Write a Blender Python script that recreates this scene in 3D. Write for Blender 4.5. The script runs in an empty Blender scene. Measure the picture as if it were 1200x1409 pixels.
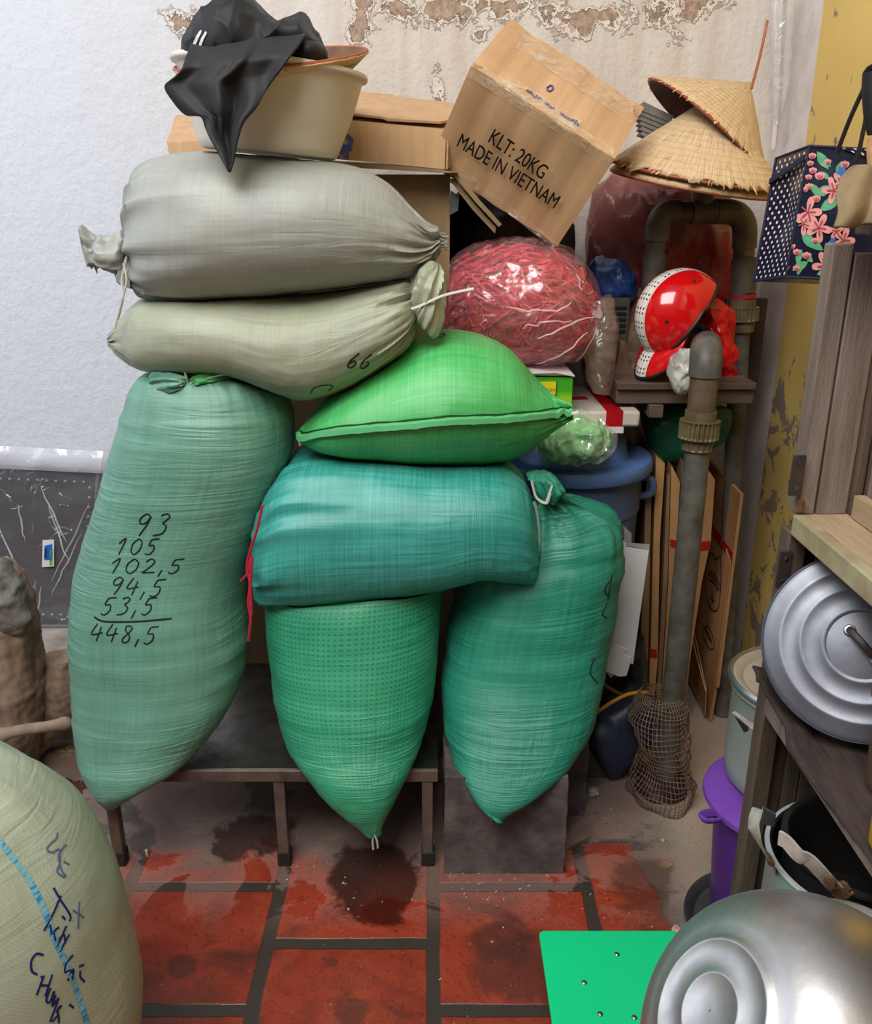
import bpy, bmesh, math, random
from mathutils import Vector, Matrix, noise
from mathutils.bvhtree import BVHTree

random.seed(7)
SC = bpy.context.scene
COL = SC.collection

# ------------------------------------------------------------------ camera
F = 1180.0                      # focal length in pixels of the 1200x1409 frame
TH = math.radians(19.0)         # the camera looks down by this much
H = 1.64                        # camera height
CT, ST = math.cos(TH), math.sin(TH)
cam_d = bpy.data.cameras.new('camera')
cam_d.sensor_fit = 'VERTICAL'
cam_d.sensor_height = 36.0
cam_d.lens = F / 1409.0 * 36.0
cam = bpy.data.objects.new('camera', cam_d)
COL.objects.link(cam)
cam.location = (0, 0, H)
cam.rotation_euler = (math.pi / 2 - TH, 0, 0)
SC.camera = cam
CAM_R = Matrix(((1, 0, 0), (0, ST, -CT), (0, CT, ST)))   # camera axes as columns (right, up, backward)

# ------------------------------------------------------------------ world, lights, exposure
world = bpy.data.worlds.new('courtyard_sky')
SC.world = world
world.use_nodes = True
wn = world.node_tree
for n in list(wn.nodes):
    wn.nodes.remove(n)
w_out = wn.nodes.new('ShaderNodeOutputWorld')
w_bg = wn.nodes.new('ShaderNodeBackground')
w_geo = wn.nodes.new('ShaderNodeNewGeometry')
w_sep = wn.nodes.new('ShaderNodeSeparateXYZ')
w_ramp = wn.nodes.new('ShaderNodeValToRGB')
w_tc = wn.nodes.new('ShaderNodeTexCoord')
wn.links.new(w_tc.outputs['Generated'], w_sep.inputs[0])
wn.links.new(w_sep.outputs['Z'], w_ramp.inputs[0])
w_ramp.color_ramp.elements[0].position = 0.0
w_ramp.color_ramp.elements[0].color = (0.07, 0.067, 0.06, 1)
w_mid = w_ramp.color_ramp.elements.new(0.10)
w_mid.color = (0.42, 0.43, 0.44, 1)
w_ramp.color_ramp.elements[2].position = 0.75
w_ramp.color_ramp.elements[2].color = (0.86, 0.93, 1.0, 1)
wn.links.new(w_ramp.outputs[0], w_bg.inputs[0])
w_bg.inputs[1].default_value = 0.30
wn.links.new(w_bg.outputs[0], w_out.inputs[0])


def area_light(name, loc, target, size, power, color):
    d = bpy.data.lights.new(name, 'AREA')
    d.shape = 'RECTANGLE'
    d.size, d.size_y = size
    d.energy = power
    d.color = color
    o = bpy.data.objects.new(name, d)
    COL.objects.link(o)
    o.location = loc
    o.rotation_euler = (Vector(target) - Vector(loc)).to_track_quat('-Z', 'Y').to_euler()
    return o


area_light('open_sky_light', (-0.9, -0.1, 3.9), (0.0, 2.3, 0.9), (2.2, 1.8), 150, (1.0, 0.98, 0.95))
area_light('courtyard_side_light', (-3.2, 1.9, 2.4), (-1.2, 3.0, 1.6), (1.6, 2.4), 30, (0.80, 0.88, 1.0))
SC.view_settings.view_transform = 'Standard'
SC.view_settings.look = 'None'
SC.view_settings.exposure = 0.0
SC.view_settings.gamma = 1.0
SC.view_settings.use_curve_mapping = False


# ------------------------------------------------------------------ helpers: pixels of the frame to places
def ray(px, py):
    u, v = (px - 600.0) / F, (py - 704.5) / F
    return Vector((u, CT - v * ST, -ST - v * CT))


def at(px, py, Y):
    d = ray(px, py)
    t = Y / d.y
    return Vector((d.x * t, Y, H + d.z * t))


def on_z(px, py, z):
    d = ray(px, py)
    t = (z - H) / d.z
    return Vector((d.x * t, d.y * t, z))


def lerp(a, b, t):
    return a + (b - a) * t


def spline(pts, t):
    """Catmull-Rom through tuples, t in 0..1."""
    n = len(pts) - 1
    s = min(max(t, 0.0), 1.0) * n
    i = min(int(s), n - 1)
    f = s - i
    p0 = pts[max(i - 1, 0)]; p1 = pts[i]; p2 = pts[i + 1]; p3 = pts[min(i + 2, n)]
    return [0.5 * ((2 * b) + (-a + c) * f + (2 * a - 5 * b + 4 * c - d) * f * f + (-a + 3 * b - 3 * c + d) * f ** 3)
            for a, b, c, d in zip(p0, p1, p2, p3)]


def arc_points(pts, n):
    return [spline(pts, i / (n - 1)) for i in range(n)]


# ------------------------------------------------------------------ helpers: objects
ORIGIN = {}


def finish(name, bm, mats, parent=None, smooth=True, sharp=38, bevel=0.0, solid=0.0, sub=0):
    if not bm.faces and not bm.edges:
        return None
    org = ORIGIN.get(parent.name, Vector()) if parent else None
    if org is None:
        c = Vector()
        lo = Vector((1e9,) * 3); hi = Vector((-1e9,) * 3)
        for v in bm.verts:
            for k in range(3):
                lo[k] = min(lo[k], v.co[k]); hi[k] = max(hi[k], v.co[k])
        org = Vector(((lo.x + hi.x) / 2, (lo.y + hi.y) / 2, lo.z))
    bmesh.ops.translate(bm, verts=bm.verts, vec=-org)
    bm.normal_update()
    if smooth:
        lim = math.radians(sharp)
        for e in bm.edges:
            if len(e.link_faces) == 2:
                e.smooth = e.calc_face_angle(0) < lim
        for f in bm.faces:
            f.smooth = True
    me = bpy.data.meshes.new(name)
    bm.to_mesh(me)
    bm.free()
    for m in (mats if isinstance(mats, (list, tuple)) else [mats]):
        me.materials.append(m)
    o = bpy.data.objects.new(name, me)
    COL.objects.link(o)
    ORIGIN[o.name] = org
    if parent:
        o.parent = parent
    else:
        o.location = org
    if solid:
        md = o.modifiers.new('thickness', 'SOLIDIFY'); md.thickness = solid; md.offset = 0
    if bevel:
        md = o.modifiers.new('bevel', 'BEVEL'); md.width = bevel; md.segments = 2; md.limit_method = 'ANGLE'
        md.angle_limit = math.radians(40)
    if sub:
        md = o.modifiers.new('subdivision', 'SUBSURF'); md.levels = sub; md.render_levels = sub
    return o


def tag(o, label, cat=None, group=None, kind=None):
    o['label'] = label
    if cat: o['category'] = cat
    if group: o['group'] = group
    if kind: o['kind'] = kind
    return o


def thing(name, label, cat, loc, group=None):
    o = bpy.data.objects.new(name, None)
    o.empty_display_size = 0.05
    COL.objects.link(o)
    o.location = loc
    ORIGIN[o.name] = Vector(loc)
    return tag(o, label, cat, group)


def struct(name, bm, m, **kw):
    o = finish(name, bm, m, **kw)
    o['kind'] = 'structure'
    return o


# ------------------------------------------------------------------ helpers: shapes
def add_quadstrip(bm, rings, closed=True, caps=False, uv=None):
    """rings: list of lists of Vector. uv: list like rings of (u, v) with one more column when closed."""
    vs = [[bm.verts.new(p) for p in r] for r in rings]
    lay = bm.loops.layers.uv.verify() if uv else None
    n = len(rings[0])
    for i in range(len(rings) - 1):
        for j in range(n if closed else n - 1):
            k = (j + 1) % n
            try:
                f = bm.faces.new((vs[i][j], vs[i][k], vs[i + 1][k], vs[i + 1][j]))
            except ValueError:
                continue
            if uv:
                for l, (a, b) in zip(f.loops, ((i, j), (i, j + 1), (i + 1, j + 1), (i + 1, j))):
                    l[lay].uv = uv[a][b]
    if caps and closed:
        for r in (vs[0], vs[-1]):
            try:
                bm.faces.new(r)
            except ValueError:
                pass
    return vs


def box(bm, lo, hi, mtx=None):
    x0, y0, z0 = lo; x1, y1, z1 = hi
    ps = [Vector(p) for p in ((x0, y0, z0), (x1, y0, z0), (x1, y1, z0), (x0, y1, z0),
                              (x0, y0, z1), (x1, y0, z1), (x1, y1, z1), (x0, y1, z1))]
    if mtx is not None:
        ps = [mtx @ p for p in ps]
    v = [bm.verts.new(p) for p in ps]
    for f in ((0, 3, 2, 1), (4, 5, 6, 7), (0, 1, 5, 4), (1, 2, 6, 5), (2, 3, 7, 6), (3, 0, 4, 7)):
        bm.faces.new([v[i] for i in f])
    return v


def hexa(bm, quad, vec):
    """Extrude a polygon of world points along vec."""
    vec = Vector(vec)
    a = [bm.verts.new(p) for p in quad]
    b = [bm.verts.new(p + vec) for p in quad]
    n = len(quad)
    bm.faces.new(a)
    bm.faces.new(b[::-1])
    for i in range(n):
        k = (i + 1) % n
        bm.faces.new((a[i], b[i], b[k], a[k]))
    bmesh.ops.recalc_face_normals(bm, faces=bm.faces)


def frames_along(pts):
    out = []
    up = None
    for i, p in enumerate(pts):
        a = pts[max(i - 1, 0)]; b = pts[min(i + 1, len(pts) - 1)]
        t = (b - a)
        if t.length < 1e-9:
            t = Vector((0, 0, 1))
        t.normalize()
        if up is None:
            up = t.orthogonal().normalized()
        up = (up - t * up.dot(t))
        if up.length < 1e-6:
            up = t.orthogonal()
        up.normalize()
        out.append((p, t, up, t.cross(up)))
    return out


def tube(bm, pts, r, n=12, caps=True, flat=1.0):
    pts = [Vector(p) for p in pts]
    rs = r if isinstance(r, (list, tuple)) else [r] * len(pts)
    rings = []
    for (p, t, a, b), q in zip(frames_along(pts), rs):
        rings.append([p + (a * math.cos(2 * math.pi * k / n) + b * flat * math.sin(2 * math.pi * k / n)) * q for k in range(n)])
    add_quadstrip(bm, rings, True, caps)
    bmesh.ops.recalc_face_normals(bm, faces=bm.faces)


def smooth_tube(bm, pts, r, n=10, m=24, **kw):
    q = [Vector(p) for p in arc_points([tuple(p) for p in pts], m)]
    rs = r
    if isinstance(r, (list, tuple)):
        rs = [spline([(x,) for x in r], i / (m - 1))[0] for i in range(m)]
    tube(bm, q, rs, n, **kw)


def lathe(bm, profile, mtx, n=48, jitter=None, uvscale=None):
    """profile: (r, z) pairs, revolved about local z and placed by mtx."""
    rings = []; uvs = []
    for i, (r, z) in enumerate(profile):
        ring = []
        for k in range(n):
            a = 2 * math.pi * k / n
            rr, zz = r, z
            if jitter:
                dr, dz = jitter(i, k)
                rr += dr; zz += dz
            ring.append(mtx @ Vector((max(rr, 1e-5) * math.cos(a), max(rr, 1e-5) * math.sin(a), zz)))
        rings.append(ring)
        if uvscale:
            uvs.append([(k / n, i / (len(profile) - 1)) for k in range(n + 1)])
    add_quadstrip(bm, rings, True, False, uvs or None)


def axis_matrix(origin, axis, hint=(0, -1, 0)):
    """Matrix whose local z is axis."""
    z = Vector(axis).normalized()
    x = Vector(hint).cross(z)
    if x.length < 1e-4:
        x = Vector((1, 0, 0)).cross(z)
    x.normalize()
    y = z.cross(x)
    m = Matrix((x, y, z)).transposed().to_4x4()
    m.translation = Vector(origin)
    return m


def camdir(x, y, z):
    """A direction given as right / up / towards the photographer."""
    return (CAM_R @ Vector((x, y, z))).normalized()


def loft_rings(stations, nu=96, nv=90, p=2.3, disp=None, shrink=0.985):
    """stations: (x0,y0, x1,y1, Y, b): two outline points of a cross-section in the frame, its distance, half depth."""
    rings = []; uvs = []
    ws = []
    for i in range(nv):
        x0, y0, x1, y1, Y, b = spline(stations, i / (nv - 1))
        P0, P1 = at(x0, y0, Y), at(x1, y1, Y)
        ws.append((0.5 * (P0 + P1), 0.5 * (P1 - P0) * shrink, max(b, 0.002)))
    length = [0.0]
    for i in range(1, nv):
        length.append(length[-1] + (ws[i][0] - ws[i - 1][0]).length + abs(ws[i][1].length - ws[i - 1][1].length) * 0.7)
    circ = max(2 * math.pi * 0.5 * (w[1].length + w[2]) for w in ws)
    for i, (C, A, b) in enumerate(ws):
        if A.length < 1e-4:
            A = Vector((1e-4, 0, 0))
        an = A.normalized()
        B = Vector((0, 1, 0)); B = (B - an * B.dot(an)).normalized()
        ring = []
        for k in range(nu):
            ph = 2 * math.pi * k / nu
            c, s = math.sin(ph), math.cos(ph)          # start at the back
            cc = math.copysign(abs(c) ** (2 / p), c); ss = math.copysign(abs(s) ** (2 / p), s)
            off = A * cc + B * b * ss
            q = C + off
            if disp:
                d = disp(ph, i / (nv - 1), q, length[i])
                if isinstance(d, Vector):
                    q = q + d
                else:
                    q = q + off.normalized() * d
            ring.append(q)
        rings.append(ring)
        uvs.append([(circ * k / nu, length[i]) for k in range(nu + 1)])
    return rings, uvs


def loft(stations, nu=96, nv=90, p=2.3, disp=None, shrink=0.985):
    bm = bmesh.new()
    rings, uvs = loft_rings(stations, nu, nv, p, disp, shrink)
    add_quadstrip(bm, rings, True, True, uvs)
    bmesh.ops.recalc_face_normals(bm, faces=bm.faces)
    return bm


def sheet(left, right, Yf, ns=30, nt=40, disp=None):
    """A cloth or film between two outline polylines; Yf(s, t) its distance."""
    bm = bmesh.new()
    rows = []; uvs = []
    for j in range(nt):
        t = j / (nt - 1)
        a = spline(left, t); b = spline(right, t)
        row = []
        for i in range(ns):
            s = i / (ns - 1)
            q = at(lerp(a[0], b[0], s), lerp(a[1], b[1], s), Yf(s, t))
            if disp:
                q = q + disp(s, t, q)
            row.append(q)
        rows.append(row); uvs.append([(i / (ns - 1), t) for i in range(ns)])
    add_quadstrip(bm, rows, False, False, uvs)
    return bm


def bvh_of(bm):
    bm.normal_update()
    return BVHTree.FromBMesh(bm)


def hit(bvh, px, py):
    d = ray(px, py).normalized()
    loc, nor, idx, dist = bvh.ray_cast(Vector((0, 0, H)), d)
    if loc is None:
        return None, None
    if nor.dot(d) > 0:
        nor = -nor
    return loc, nor


def ink(bm, bvh, pts, width=0.004, lift=0.0012, step=2.0):
    """A pen stroke lying on a surface, through frame points."""
    q = []
    n = max(2, int(sum(math.hypot(b[0] - a[0], b[1] - a[1]) for a, b in zip(pts, pts[1:])) / step) + 1)
    for i in range(n):
        x, y = spline(pts, i / (n - 1)) if len(pts) > 2 else [lerp(pts[0][k], pts[1][k], i / (n - 1)) for k in (0, 1)]
        loc, nor = hit(bvh, x, y)
        if loc is not None:
            q.append((loc + nor * lift, nor))
    if len(q) < 2:
        return
    prev = None
    for i, (p, nor) in enumerate(q):
        t = q[min(i + 1, len(q) - 1)][0] - q[max(i - 1, 0)][0]
        s = nor.cross(t)
        if s.length < 1e-9:
            continue
        s.normalize()
        w = width * 0.5
        cur = (bm.verts.new(p + s * w), bm.verts.new(p - s * w), bm.verts.new(p - s * w - nor * lift * 0.7), bm.verts.new(p + s * w - nor * lift * 0.7))
        if prev:
            for a in range(4):
                b = (a + 1) % 4
                bm.faces.new((prev[a], prev[b], cur[b], cur[a]))
        prev = cur


GLYPH = {
    '0': [[(.5, 0), (.12, .3), (.1, .75), (.45, 1), (.85, .7), (.88, .25), (.5, 0)]],
    '1': [[(.2, .3), (.7, 0), (.45, 1)]],
    '2': [[(.15, .2), (.5, 0), (.8, .2), (.5, .6), (.05, .95)], [(.05, .95), (1.0, .92)]],
    '3': [[(.2, .08), (.6, 0), (.85, .15), (.5, .42)], [(.5, .42), (.85, .6), (.7, .9), (.1, 1)]],
    '4': [[(.35, 0), (.05, .6), (.95, .52)], [(.75, .2), (.6, 1)]],
    '5': [[(1., 0), (.35, .05)], [(.35, .05), (.2, .42), (.65, .42), (.75, .75), (.4, 1), (.05, .92)]],
    '6': [[(.75, 0), (.2, .45), (.1, .85), (.45, 1), (.8, .75), (.55, .52), (.15, .7)]],
    '8': [[(.75, .1), (.3, .05), (.25, .3), (.7, .6), (.7, .92), (.3, 1), (.2, .75), (.6, .45), (.8, .15)]],
    '9': [[(.85, .15), (.5, 0), (.15, .2), (.25, .45), (.65, .4), (.85, .12)], [(.85, .12), (.75, .5), (.45, 1)]],
    ',': [[(.6, .75), (.2, 1.2)]],
}


def write(bm, bvh, s, x, y, w, h, gap=0.35, dy=0.0, width=0.0042, slant=0.0):
    for ch in s:
        if ch != ' ':
            cw = w * (0.4 if ch == ',' else 1)
            for st in GLYPH[ch]:
                ink(bm, bvh, [(x + a * cw - (b - .5) * slant * h, y + b * h) for a, b in st], width)
            x += cw + w * gap; y += dy
        else:
            x += w
    return x


def text_mesh(txt, origin, ex, ey, length, height=None, weight=0.0):
    """Flat printed lettering on a face: mesh of a text curve scaled so that its line is `length` long."""
    c = bpy.data.curves.new('lettering', 'FONT')
    c.body = txt
    c.extrude = 0.0
    o = bpy.data.objects.new('lettering', c)
    COL.objects.link(o)
    bpy.context.view_layer.update()
    me = bpy.data.meshes.new_from_object(o.evaluated_get(bpy.context.evaluated_depsgraph_get()))
    bm = bmesh.new(); bm.from_mesh(me)
    bpy.data.objects.remove(o); bpy.data.curves.remove(c); bpy.data.meshes.remove(me)
    xs = [v.co.x for v in bm.verts]; ys = [v.co.y for v in bm.verts]
    k = length / (max(xs) - min(xs)); x0 = min(xs)
    ky = height / (max(ys) - min(ys)) if height else k
    out = bmesh.new()
    for dx, dy in ((0, 0), (weight, 0), (0, weight), (weight, weight)) if weight else ((0, 0),):
        vs = [out.verts.new(Vector(origin) + ex * ((v.co.x - x0) * k + dx) + ey * (v.co.y * ky + dy)) for v in bm.verts]
        bm.verts.index_update()
        for f in bm.faces:
            out.faces.new([vs[v.index] for v in f.verts])
    bm.free()
    return out


def fbm(p, octaves=4):
    a, s, t = 1.0, 0.0, 0.0
    for _ in range(octaves):
        s += a * noise.noise(p); t += a
        p = p * 2.03; a *= 0.5
    return s / t


def crease(p):
    return 1.0 - abs(noise.noise(p)) * 2.2


def crumple(p, s=18.0):
    return 0.6 * crease(p * s) + 0.3 * crease(p * s * 2.1 + Vector((5, 1, 2))) + 0.1 * crease(p * s * 4.3)


# ------------------------------------------------------------------ helpers: materials
class NT:
    def __init__(self, name):
        self.m = bpy.data.materials.new(name)
        self.m.use_nodes = True
        self.t = self.m.node_tree
        self.b = self.t.nodes['Principled BSDF']
        self.out = self.t.nodes['Material Output']
        self._tc = None

    def n(self, kind, **kw):
        o = self.t.nodes.new(kind)
        for k, v in kw.items():
            setattr(o, k, v)
        return o

    def l(self, a, b):
        self.t.links.new(a, b)

    def tc(self, which='Object'):
        if not self._tc:
            self._tc = self.n('ShaderNodeTexCoord')
        return self._tc.outputs[which]

    def geo(self):
        return self.n('ShaderNodeNewGeometry').outputs['Position']

    def mapping(self, vec, scale=(1, 1, 1), loc=(0, 0, 0), rot=(0, 0, 0)):
        m = self.n('ShaderNodeMapping')
        m.inputs['Scale'].default_value = scale; m.inputs['Location'].default_value = loc; m.inputs['Rotation'].default_value = rot
        self.l(vec, m.inputs[0])
        return m.outputs[0]

    def noise(self, vec, scale=5.0, detail=4, rough=0.55, dist=0.0):
        o = self.n('ShaderNodeTexNoise')
        o.inputs['Scale'].default_value = scale; o.inputs['Detail'].default_value = detail
        o.inputs['Roughness'].default_value = rough; o.inputs['Distortion'].default_value = dist
        self.l(vec, o.inputs['Vector'])
        return o.outputs[0]

    def math(self, op, a, b=None, c=None, clamp=False):
        o = self.n('ShaderNodeMath', operation=op, use_clamp=clamp)
        for i, x in enumerate((a, b, c)):
            if x is None: continue
            if isinstance(x, (int, float)):
                o.inputs[i].default_value = x
            else:
                self.l(x, o.inputs[i])
        return o.outputs[0]

    def ramp(self, fac, *stops):
        o = self.n('ShaderNodeValToRGB')
        cr = o.color_ramp
        while len(cr.elements) < len(stops):
            cr.elements.new(0.5)
        for e, (p, c) in zip(cr.elements, stops):
            e.position = p
            e.color = (c, c, c, 1) if isinstance(c, (int, float)) else (*c, 1)
        self.l(fac, o.inputs[0])
        return o.outputs[0]

    def step(self, x, lo, hi):
        o = self.n('ShaderNodeMapRange')
        o.interpolation_type = 'SMOOTHSTEP'
        o.inputs['From Min'].default_value = lo; o.inputs['From Max'].default_value = hi
        self.l(x, o.inputs['Value'])
        return o.outputs[0]

    def mix(self, fac, a, b, mode='MIX'):
        o = self.n('ShaderNodeMix', data_type='RGBA', blend_type=mode)
        for sock, x in ((o.inputs[0], fac), (o.inputs[6], a), (o.inputs[7], b)):
            if isinstance(x, (int, float)):
                sock.default_value = x if sock is o.inputs[0] else (x, x, x, 1)
            elif isinstance(x, (tuple, list)):
                sock.default_value = (*x[:3], 1)
            else:
                self.l(x, sock)
        return o.outputs[2]

    def bump(self, height, strength=0.3, dist=0.01, normal=None):
        o = self.n('ShaderNodeBump')
        o.inputs['Strength'].default_value = strength; o.inputs['Distance'].default_value = dist
        self.l(height, o.inputs['Height'])
        if normal is not None:
            self.l(normal, o.inputs['Normal'])
        return o.outputs[0]

    def set(self, **kw):
        names = {'color': 'Base Color', 'rough': 'Roughness', 'metal': 'Metallic', 'alpha': 'Alpha', 'normal': 'Normal',
                 'spec': 'Specular IOR Level', 'coat': 'Coat Weight', 'sheen': 'Sheen Weight', 'trans': 'Transmission Weight',
                 'sss': 'Subsurface Weight'}
        for k, v in kw.items():
            s = self.b.inputs[names[k]]
            if isinstance(v, (int, float)):
                s.default_value = v
            elif isinstance(v, (tuple, list)):
                s.default_value = (*v, 1)
            else:
                self.l(v, s)
        return self


def lin(r, g, b):
    f = lambda c: (c / 255 / 12.92) if c <= 10 else ((c / 255 + 0.055) / 1.055) ** 2.4
    return (f(r), f(g), f(b))


def mat(name, rgb, rough=0.6, metal=0.0, var=0.15, scale=9.0, bump=0.0, bscale=60.0, alt=None, spec=0.5, dirt=0.5, stretch=(1, 1, 1), coat=0.0):
    """Plain procedural material: base colour broken by two noises, optional fine bump."""
    t = NT(name)
    base = lin(*rgb)
    other = lin(*alt) if alt else tuple(c * (1 - var * 2) for c in base)
    v = t.mapping(t.tc(), stretch)
    f = t.ramp(t.noise(v, scale, 6, 0.6), (dirt - 0.22, 0.0), (dirt + 0.25, 1.0))
    t.set(color=t.mix(f, base, other), rough=rough, metal=metal, spec=spec, coat=coat)
    if bump:
        t.set(normal=t.bump(t.noise(v, bscale, 5, 0.6), bump, 0.004))
    return t.m


def sack_mat(name, rgb, alt, weave=0.0042, rough=0.42, weft=None, streak=0.35, deep=0.35, cross=1.0, along=0.4):
    t = NT(name)
    uv = t.tc('UV')
    s1 = t.noise(t.mapping(uv, (3.0, 160.0, 1)), 1.0, 3, 0.6)      # threads across
    s2 = t.noise(t.mapping(uv, (160.0, 3.0, 1)), 1.0, 3, 0.6)      # threads along
    big = t.noise(t.tc(), 5.0, 4, 0.55)
    f = t.math('ADD', t.math('MULTIPLY', s1, 0.5), t.math('MULTIPLY', s2, 0.5))
    f = t.ramp(f, (0.36, 0.0), (0.64, 1.0))
    base, other = lin(*rgb), lin(*alt)
    col = t.mix(t.math('MULTIPLY', f, streak * 2), base, other)
    col = t.mix(t.ramp(big, (0.4, 0.0), (0.75, 0.5)), col, tuple(c * (1 - deep) for c in base))
    sep = t.n('ShaderNodeSeparateXYZ'); t.l(uv, sep.inputs[0])
    k = 2 * math.pi / weave
    su = t.math('SINE', t.math('MULTIPLY', sep.outputs[0], k))
    sv = t.math('SINE', t.math('MULTIPLY', sep.outputs[1], k))
    wv = t.math('MULTIPLY', su, sv)
    col = t.mix(t.ramp(wv, (0.30, 0.22), (0.85, 0.0)), col, tuple(c * 0.45 for c in base))
    if weft:
        k2 = 2 * math.pi / 0.0135
        row = t.step(t.math('SINE', t.math('MULTIPLY', sep.outputs[1], k2)), 0.25, 0.6)
        dash = t.step(t.math('SINE', t.math('MULTIPLY', sep.outputs[0], 2 * math.pi / 0.0115)), -0.5, 0.1)
        m = t.math('MULTIPLY', t.math('MULTIPLY', row, dash), t.ramp(big, (0.35, 0.75), (0.6, 1.0)))
        col = t.mix(m, col, lin(*weft))
    hgt = t.math('ADD', t.math('MULTIPLY', wv, 0.5), t.math('ADD', s1, s2))
    rr = t.math('ADD', t.math('MULTIPLY', s1, 0.2), rough - 0.13)
    nb = t.bump(hgt, 0.28, 0.0018)
    gate = t.ramp(t.noise(t.tc(), 3.2, 2, 0.5), (0.42, 0.12), (0.68, 1.0))
    fold = t.noise(t.mapping(uv, (3.0, 30.0, 1)), 1.0, 3, 0.5, 0.8)
    fold = t.math('ABSOLUTE', t.math('SUBTRACT', fold, 0.5))
    f2 = t.noise(t.mapping(uv, (30.0, 4.0, 1)), 1.0, 3, 0.5, 0.8)
    f2 = t.math('ABSOLUTE', t.math('SUBTRACT', f2, 0.5))
    t.set(color=col, rough=rr, spec=0.75, normal=t.bump(t.math('MULTIPLY', gate, t.math('ADD', t.math('MULTIPLY', fold, cross), t.math('MULTIPLY', f2, along))), 0.5, 0.02, nb))
    return t.m


def film_mat(name, rgb, alpha=0.25, rough=0.18, scale=22.0, spec=0.6, bump=0.5, white=0.0):
    t = NT(name)
    cr = t.noise(t.tc(), scale, 3, 0.5, 0.6)
    ridge = t.ramp(t.math('ABSOLUTE', t.math('SUBTRACT', cr, 0.5)), (0.0, 1.0), (0.016, 0.0))
    gate = t.ramp(t.noise(t.tc(), scale * .6 + 3, 2), (0.50, 0.0), (0.66, 1.0))
    ridge = t.math('MULTIPLY', ridge, gate)
    a = t.math('ADD', alpha, t.math('MULTIPLY', ridge, 0.15 + white), None, True)
    nb = t.bump(t.math('ADD', cr, ridge), bump, 0.01)
    t.set(color=t.mix(t.math('MULTIPLY', ridge, 0.5), lin(*rgb), (0.85, 0.85, 0.85)), rough=max(rough, .2), spec=spec, normal=nb)  # ridges whitened: highlights along the film creases put into the colour
    clear = t.n('ShaderNodeBsdfTransparent'); clear.inputs[0].default_value = (.97, .97, .97, 1)
    gl = t.n('ShaderNodeBsdfGlossy'); gl.inputs['Color'].default_value = (.085, .085, .085, 1); gl.inputs['Roughness'].default_value = rough
    t.l(nb, gl.inputs['Normal'])
    ad = t.n('ShaderNodeAddShader'); t.l(clear.outputs[0], ad.inputs[0]); t.l(gl.outputs[0], ad.inputs[1])
    mx = t.n('ShaderNodeMixShader'); t.l(a, mx.inputs[0]); t.l(ad.outputs[0], mx.inputs[1]); t.l(t.b.outputs[0], mx.inputs[2])
    t.l(mx.outputs[0], t.out.inputs['Surface'])
    return t.m


def metal_mat(name, rgb, rough=0.3, scale=14.0, streak=(1, 1, 1), smear=0.25, alt=None, bump=0.08):
    t = NT(name)
    v = t.mapping(t.tc(), streak)
    n1 = t.noise(v, scale, 6, 0.65)
    c = lin(*rgb)
    t.set(color=t.mix(t.ramp(n1, (0.42, 0.0), (0.72, 1.0)), c, lin(*alt) if alt else tuple(x * 0.55 for x in c)), metal=1.0,
          rough=t.math('ADD', rough - smear * 0.5, t.math('MULTIPLY', n1, smear)),
          normal=t.bump(t.noise(v, 35, 4, 0.5), bump, 0.004))
    return t.m


M = {}
M['ink_black'] = mat('black_ink', (22, 26, 26), 0.5)
M['ink_blue'] = mat('blue_ink', (20, 40, 110), 0.5)
M['string_white'] = mat('white_string', (215, 215, 205), 0.5, bump=0.3, bscale=200)
M['string_pink'] = mat('pink_string', (205, 45, 75), 0.45)

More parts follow.
